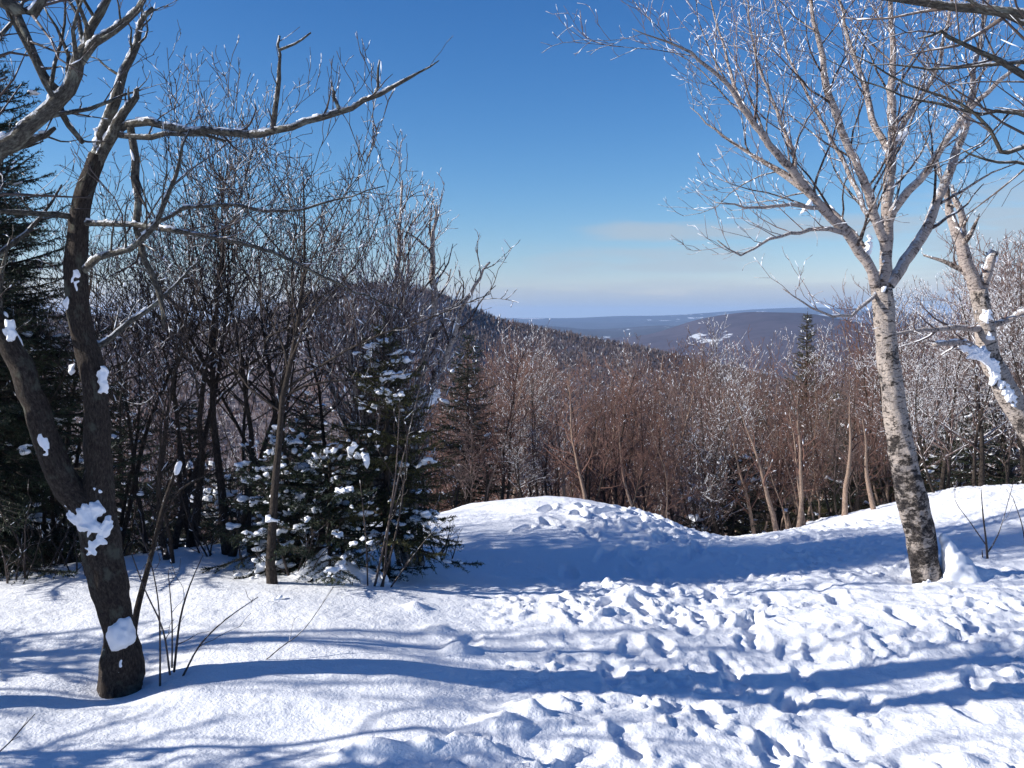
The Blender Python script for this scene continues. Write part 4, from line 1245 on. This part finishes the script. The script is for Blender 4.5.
# ------------------------------------------------------------------ thicket beyond the crest
PT = Par(dens=(7.5, 6.5, 6), ratio=(0.36, 0.55, 0.55), ang=(42, 44, 46, 42), wander=(0.13, 0.2, 0.22, 0.2), rime=0.011, rs=1.5, rmin=0.0040, start=0.2, trop=(0.05, 0.08, 0.08, 0.05),
         sides=(6, 4, 3, 3), segs=(8, 6, 4, 3), mats=(1, 1, 1, 1))
PT2 = Par(**{**PT.__dict__, 'rime': 0.11})
LAB_T = 'reddish brown bare tree crowded into the thicket below the snow crest'
LAB_F = 'frosty bare tree among the grey twigs right of the large birch'
protos, protos_h = [], []
for i in range(9):
    pale = i % 3 == 0
    frosty = i in (7, 8)
    t = bare_tree('thicket_tree', LAB_T, (0, 0, 0), 5.0, 0.026 + 0.008 * (i % 4), 400 + i, (M_PALE if pale else M_GREY, M_TWIG_ASH if i in (1, 4, 6) else M_TWIG_BIRCH if frosty else M_TWIG_RED),
                  PT2 if frosty or i == 4 else PT, 1 + (i % 3 == 1) + (i % 4 == 2), group='bare trees of the thicket', spread=0.16, split=0.2, lean=0.08)
    zz = [v.co.z for c_ in t.children if c_.name.startswith('crown') for v in c_.data.vertices]
    protos_h.append(float(np.percentile(zz, 99.5)))
    protos.append(t)
rng = np.random.default_rng(77)
used = set()


def put(px, Y, top, k, label, group):
    x = (px - 512) / F * Y
    z = g1(x, Y)
    ztop = at(px, top, Y)[2]
    h = max(0.9, ztop - z)
    s = h / protos_h[k]
    sxy = s ** 0.75 if s < 1 else s
    p = protos[k]
    if k not in used:
        used.add(k)
        p.location = (x, Y, z - 0.02); p.rotation_euler = (0, 0, rng.random() * 6.28); p.scale = (sxy, sxy, s)
        p['label'] = label; p['group'] = group
    else:
        dup(p, (x, Y, z - 0.02), rng.random() * 6.28, (sxy, s), label, group)


def top_line(px):
    return float(np.interp(px, [0, 380, 470, 520, 560, 640, 700, 760, 800, 860, 900, 960, 1024, 1100],
                           [350, 350, 345, 352, 362, 366, 362, 368, 360, 340, 315, 275, 240, 230]))


G_T = 'bare trees of the thicket'
G_F = 'frosty bare trees on the right'
rows = [(10.2, 22), (11.6, 24), (13.3, 26), (15.5, 28), (18.5, 30), (22.5, 32), (28, 32), (36, 30), (47, 30)]
for (Y0, cnt) in rows:
    for i in range(cnt):
        px = 445 + (i + rng.random()) / cnt * 640
        Y = Y0 * rng.uniform(0.94, 1.07)
        if px > 700 and px < 880 and Y < 10.6:
            Y = 10.9
        tl = top_line(px) + rng.normal() * 14 + (30 if Y0 < 11 else 12 if Y0 < 14 else 0) * (px < 860)
        if px > 905 and Y < 20:
            put(px, Y, tl, int(rng.choice([7, 8, 4, 7, 8, 1])), LAB_F, G_F)
        else:
            fr = float(vnoise(np.array([px / 60.0]), np.array([Y / 9.0]), 0.0, 91)[0]) + (0.5 if px < 560 else 0)
            put(px, Y, tl, int(rng.choice([1, 4, 6, 4, 7])) if fr > 0.45 else int(rng.choice([0, 2, 3, 5, 0, 2, 5, 1, 6])), LAB_T, G_T)
put(695, 20.0, 316, 8, 'slim frosted tree standing up alone in front of the valley', G_T)
for px, Y, tp in ((652, 22, 342), (668, 17, 350), (708, 18, 340), (722, 23, 335), (640, 26, 345), (790, 18, 335), (826, 20, 330), (814, 16.5, 348), (846, 18, 322)):
    put(px, Y, tp, int(rng.choice([7, 8, 4])), LAB_T, G_T)
# beyond the left bank, seen through the dark trees
for i in range(34):
    px = -40 + (i + rng.random()) / 34 * 490
    Y = rng.choice([12, 15, 19, 25, 33]) * rng.uniform(0.9, 1.1)
    put(px, Y, 372 + rng.normal() * 18, int(rng.integers(0, 8)), 'brown bare tree far behind the dark trees on the left bank', 'bare trees behind the left bank')

# pale trunks one can pick out
PALE = [(566, 11.0, 400, 'thin pale straight trunk alone in the middle of the thicket'),
        (782, 9.75, 400, 'pale thin trunk at the snow edge, left of its paired neighbours'),
        (800, 9.7, 395, 'pale kinked trunk at the snow edge, leaning left at the top'),
        (808, 9.8, 420, 'pale short trunk touching the kinked one at the snow edge'),
        (848, 9.5, 405, 'pale trunk at the snow edge nearest left of the large birch but one'),
        (880, 9.3, 420, 'pale trunk at the snow edge close beside the large birch'),
        (648, 10.6, 430, 'pale trunk rising behind the right shoulder of the snow hump')]
for i, (px, Y, top, lb) in enumerate(PALE):
    x = (px - 512) / F * Y; z = g1(x, Y)
    h = at(px, top - 50, Y)[2] - z
    bare_tree('pale_birch', lb, (x, Y, z - 0.02), h, 0.024 + 0.012 * ((i * 37) % 10) / 10, 450 + i, (M_PALE, M_TWIG_RED), Par(**{**PT.__dict__, 'rmin': 0.0032, 'rime': .02}), 1, cat='birch', split=0.35, lean=0.16)

# ------------------------------------------------------------------ trees left of the frame, whose shadows fall across the snow
PO = Par(dens=(4.0, 4.2, 4), ratio=(0.55, 0.5, 0.5), rr=0.8, taper=0.4, wander=(0.16, 0.2, 0.22, 0.2), rmin=0.006, maxlvl=3, segs=(9, 7, 4, 3))
OFF = [(-4.0, 3.2, 3.7, 0.05, 521), (-4.9, 2.65, 4.3, 0.055, 522), (-6.6, 4.0, 5.2, 0.06, 504), (-8.2, 6.1, 5.6, 0.05, 506)]
for i, (x, y, H, r0, sd) in enumerate(OFF):
    bare_tree('bare_tree', 'bare tree beyond the left edge casting long shadows on the snow', (x, y, g1(x, y) - .04), H, r0, sd, (M_OLD, M_TWIG_DARK), PO, 2,
              group='trees left of the view', spread=0.22, split=0.3)
make_spruce('small spruce beyond the lower left corner shading the snow there', (-3.6, 3.1, g1(-3.6, 3.1) - .05), 1.7, 0.75, 512, snow=0.3, tw=.06, dense=14, nl=0.03)
make_spruce('spruce beyond the left edge shading the snow by the burled tree', (-4.2, 4.4, g1(-4.2, 4.4) - .05), 1.45, 0.6, 511, snow=0.3, tw=.06, dense=14, nl=0.03)

# ------------------------------------------------------------------ light, sky, haze
EL = math.radians(24.5)
sun_dir = np.array([-1.0, -0.10, 0.0]); sun_dir /= np.linalg.norm(sun_dir)
to_sun = Vector((sun_dir[0] * math.cos(EL), sun_dir[1] * math.cos(EL), math.sin(EL)))
sd = bpy.data.lights.new('sun', 'SUN'); sd.energy = 4.5; sd.angle = math.radians(0.53); sd.color = (1.0, 0.955, 0.89)
so = bpy.data.objects.new('sun', sd); C.objects.link(so)
so.rotation_euler = to_sun.to_track_quat('Z', 'Y').to_euler()
so.location = (-30, -3, 20)

w = bpy.data.worlds.new('World'); SC.world = w; w.use_nodes = True
nt = w.node_tree; nt.nodes.clear()
o_ = nt.nodes.new('ShaderNodeOutputWorld'); bg = nt.nodes.new('ShaderNodeBackground'); nt.links.new(bg.outputs[0], o_.inputs[0])
sky = nt.nodes.new('ShaderNodeTexSky'); sky.sky_type = 'NISHITA'; sky.sun_disc = False
sky.sun_elevation = EL
sky.sun_rotation = math.atan2(to_sun.x, to_sun.y)
sky.altitude = 1200; sky.air_density = 1.0; sky.dust_density = 0.4; sky.ozone_density = 2.5
SKY_STRENGTH = 0.066
bg.inputs['Strength'].default_value = SKY_STRENGTH


def wn(t, **k):
    nd = nt.nodes.new(t)
    for a, b_ in k.items():
        if a in nd.inputs:
            nd.inputs[a].default_value = b_
        else:
            setattr(nd, a, b_)
    return nd


def wmath(op, a, b_=None, clamp=False):
    nd = wn('ShaderNodeMath', operation=op); nd.use_clamp = clamp
    for i, v in ((0, a), (1, b_)):
        if v is None:
            continue
        if isinstance(v, (int, float)):
            nd.inputs[i].default_value = v
        else:
            nt.links.new(v, nd.inputs[i])
    return nd.outputs[0]


def wrange(v, a, b_, c=0.0, d=1.0):
    nd = wn('ShaderNodeMapRange', interpolation_type='SMOOTHSTEP')
    nt.links.new(v, nd.inputs[0])
    for i, q in ((1, a), (2, b_), (3, c), (4, d)):
        nd.inputs[i].default_value = q
    return nd.outputs[0]


tc = wn('ShaderNodeTexCoord')
sx = wn('ShaderNodeSeparateXYZ'); nt.links.new(tc.outputs['Generated'], sx.inputs[0])
az = wmath('ARCTAN2', sx.outputs[0], sx.outputs[1]); el = sx.outputs[2]
cv = wn('ShaderNodeCombineXYZ')
nt.links.new(wmath('MULTIPLY', az, 7.0), cv.inputs[0]); nt.links.new(wmath('MULTIPLY', el, 60.0), cv.inputs[1])
nz = wn('ShaderNodeTexNoise', Scale=1.1, Detail=8.0, Roughness=0.6); nt.links.new(cv.outputs[0], nz.inputs['Vector'])
# bank of thin cloud lying on the horizon, with a thinner streak above
bank = wmath('MULTIPLY', wrange(el, 0.055, 0.012), wrange(az, -0.12, 0.05, 0.55, 1.0))
streak_el = wmath('MULTIPLY', wrange(el, 0.066, 0.082), wrange(el, 0.105, 0.088))
streak = wmath('MULTIPLY', streak_el, wmath('MULTIPLY', wrange(az, 0.03, 0.12), 0.75))
right = wmath('MULTIPLY', wmath('MULTIPLY', wrange(az, 0.30, 0.46), wrange(el, 0.17, 0.08)), 0.8)
wisp = wmath('MULTIPLY', wmath('MULTIPLY', wrange(el, 0.035, 0.05), wrange(el, 0.085, 0.06)), wmath('MULTIPLY', wmath('MULTIPLY', wrange(az, -0.03, 0.06), wrange(az, 0.32, 0.2)), 0.62))
msk = wmath('MAXIMUM', wmath('MAXIMUM', wmath('MAXIMUM', bank, streak), right), wisp)
cl = wrange(wmath('ADD', nz.outputs['Fac'], wmath('MULTIPLY', msk, 0.42)), 0.55, 0.84)
cl = wmath('MULTIPLY', cl, wmath('MULTIPLY', msk, 0.95), True)
mx_ = wn('ShaderNodeMix'); mx_.data_type = 'RGBA'
# the winter sky is deeper blue overhead than the clear-air model gives
ssep = wn('ShaderNodeSeparateColor'); nt.links.new(sky.outputs[0], ssep.inputs[0])
scom = wn('ShaderNodeCombineColor')
for i_, (ref, ex, k_) in enumerate([(3.2, 1.9, 0.74), (4.4, 1.38, 0.93), (5.5, 1.05, 1.14)]):
    v_ = wmath('MULTIPLY', wmath('POWER', wmath('DIVIDE', ssep.outputs[i_], ref), ex), ref * k_)
    nt.links.new(v_, scom.inputs[i_])
nt.links.new(cl, mx_.inputs[0]); nt.links.new(scom.outputs[0], mx_.inputs[6])
mx_.inputs[7].default_value = (4.15, 4.75, 5.3, 1)
nt.links.new(mx_.outputs[2], bg.inputs[0])

# haze: one box of thin air round everything
import bmesh
bm = bmesh.new(); bmesh.ops.create_cube(bm, size=1.0)
me = bpy.data.meshes.new('haze'); bm.to_mesh(me); bm.free()
hz = link('haze', me, kind='stuff')
top, bot = 240.0, -200.0
hz.scale = (40000, 40000, top - bot); hz.location = (0, 4000, (top + bot) / 2)
hm = bpy.data.materials.new('haze_air'); hm.use_nodes = True
ht = hm.node_tree; ht.nodes.clear()
ho = ht.nodes.new('ShaderNodeOutputMaterial'); hv = ht.nodes.new('ShaderNodeVolumePrincipled')
hv.inputs['Color'].default_value = (0.37, 0.59, 0.98, 1); hv.inputs['Density'].default_value = 5.2e-5
ht.links.new(hv.outputs[0], ho.inputs['Volume'])
me.materials.append(hm)

SC.render.engine = 'CYCLES'
SC.cycles.max_bounces = 5; SC.cycles.diffuse_bounces = 3; SC.cycles.glossy_bounces = 2; SC.cycles.volume_bounces = 0
SC.cycles.use_denoising = True
SC.cycles.denoiser = 'OPENIMAGEDENOISE'
SC.cycles.denoising_input_passes = 'RGB_ALBEDO_NORMAL'
SC.cycles.denoising_prefilter = 'ACCURATE'
SC.cycles.use_adaptive_sampling = True
SC.cycles.adaptive_threshold = 0.02
SC.cycles.sample_clamp_indirect = 4.0
SC.view_settings.view_transform = 'Standard'; SC.view_settings.look = 'None'
SC.view_settings.gamma = 1.0; SC.view_settings.use_curve_mapping = False
SC.view_settings.exposure = 0.84
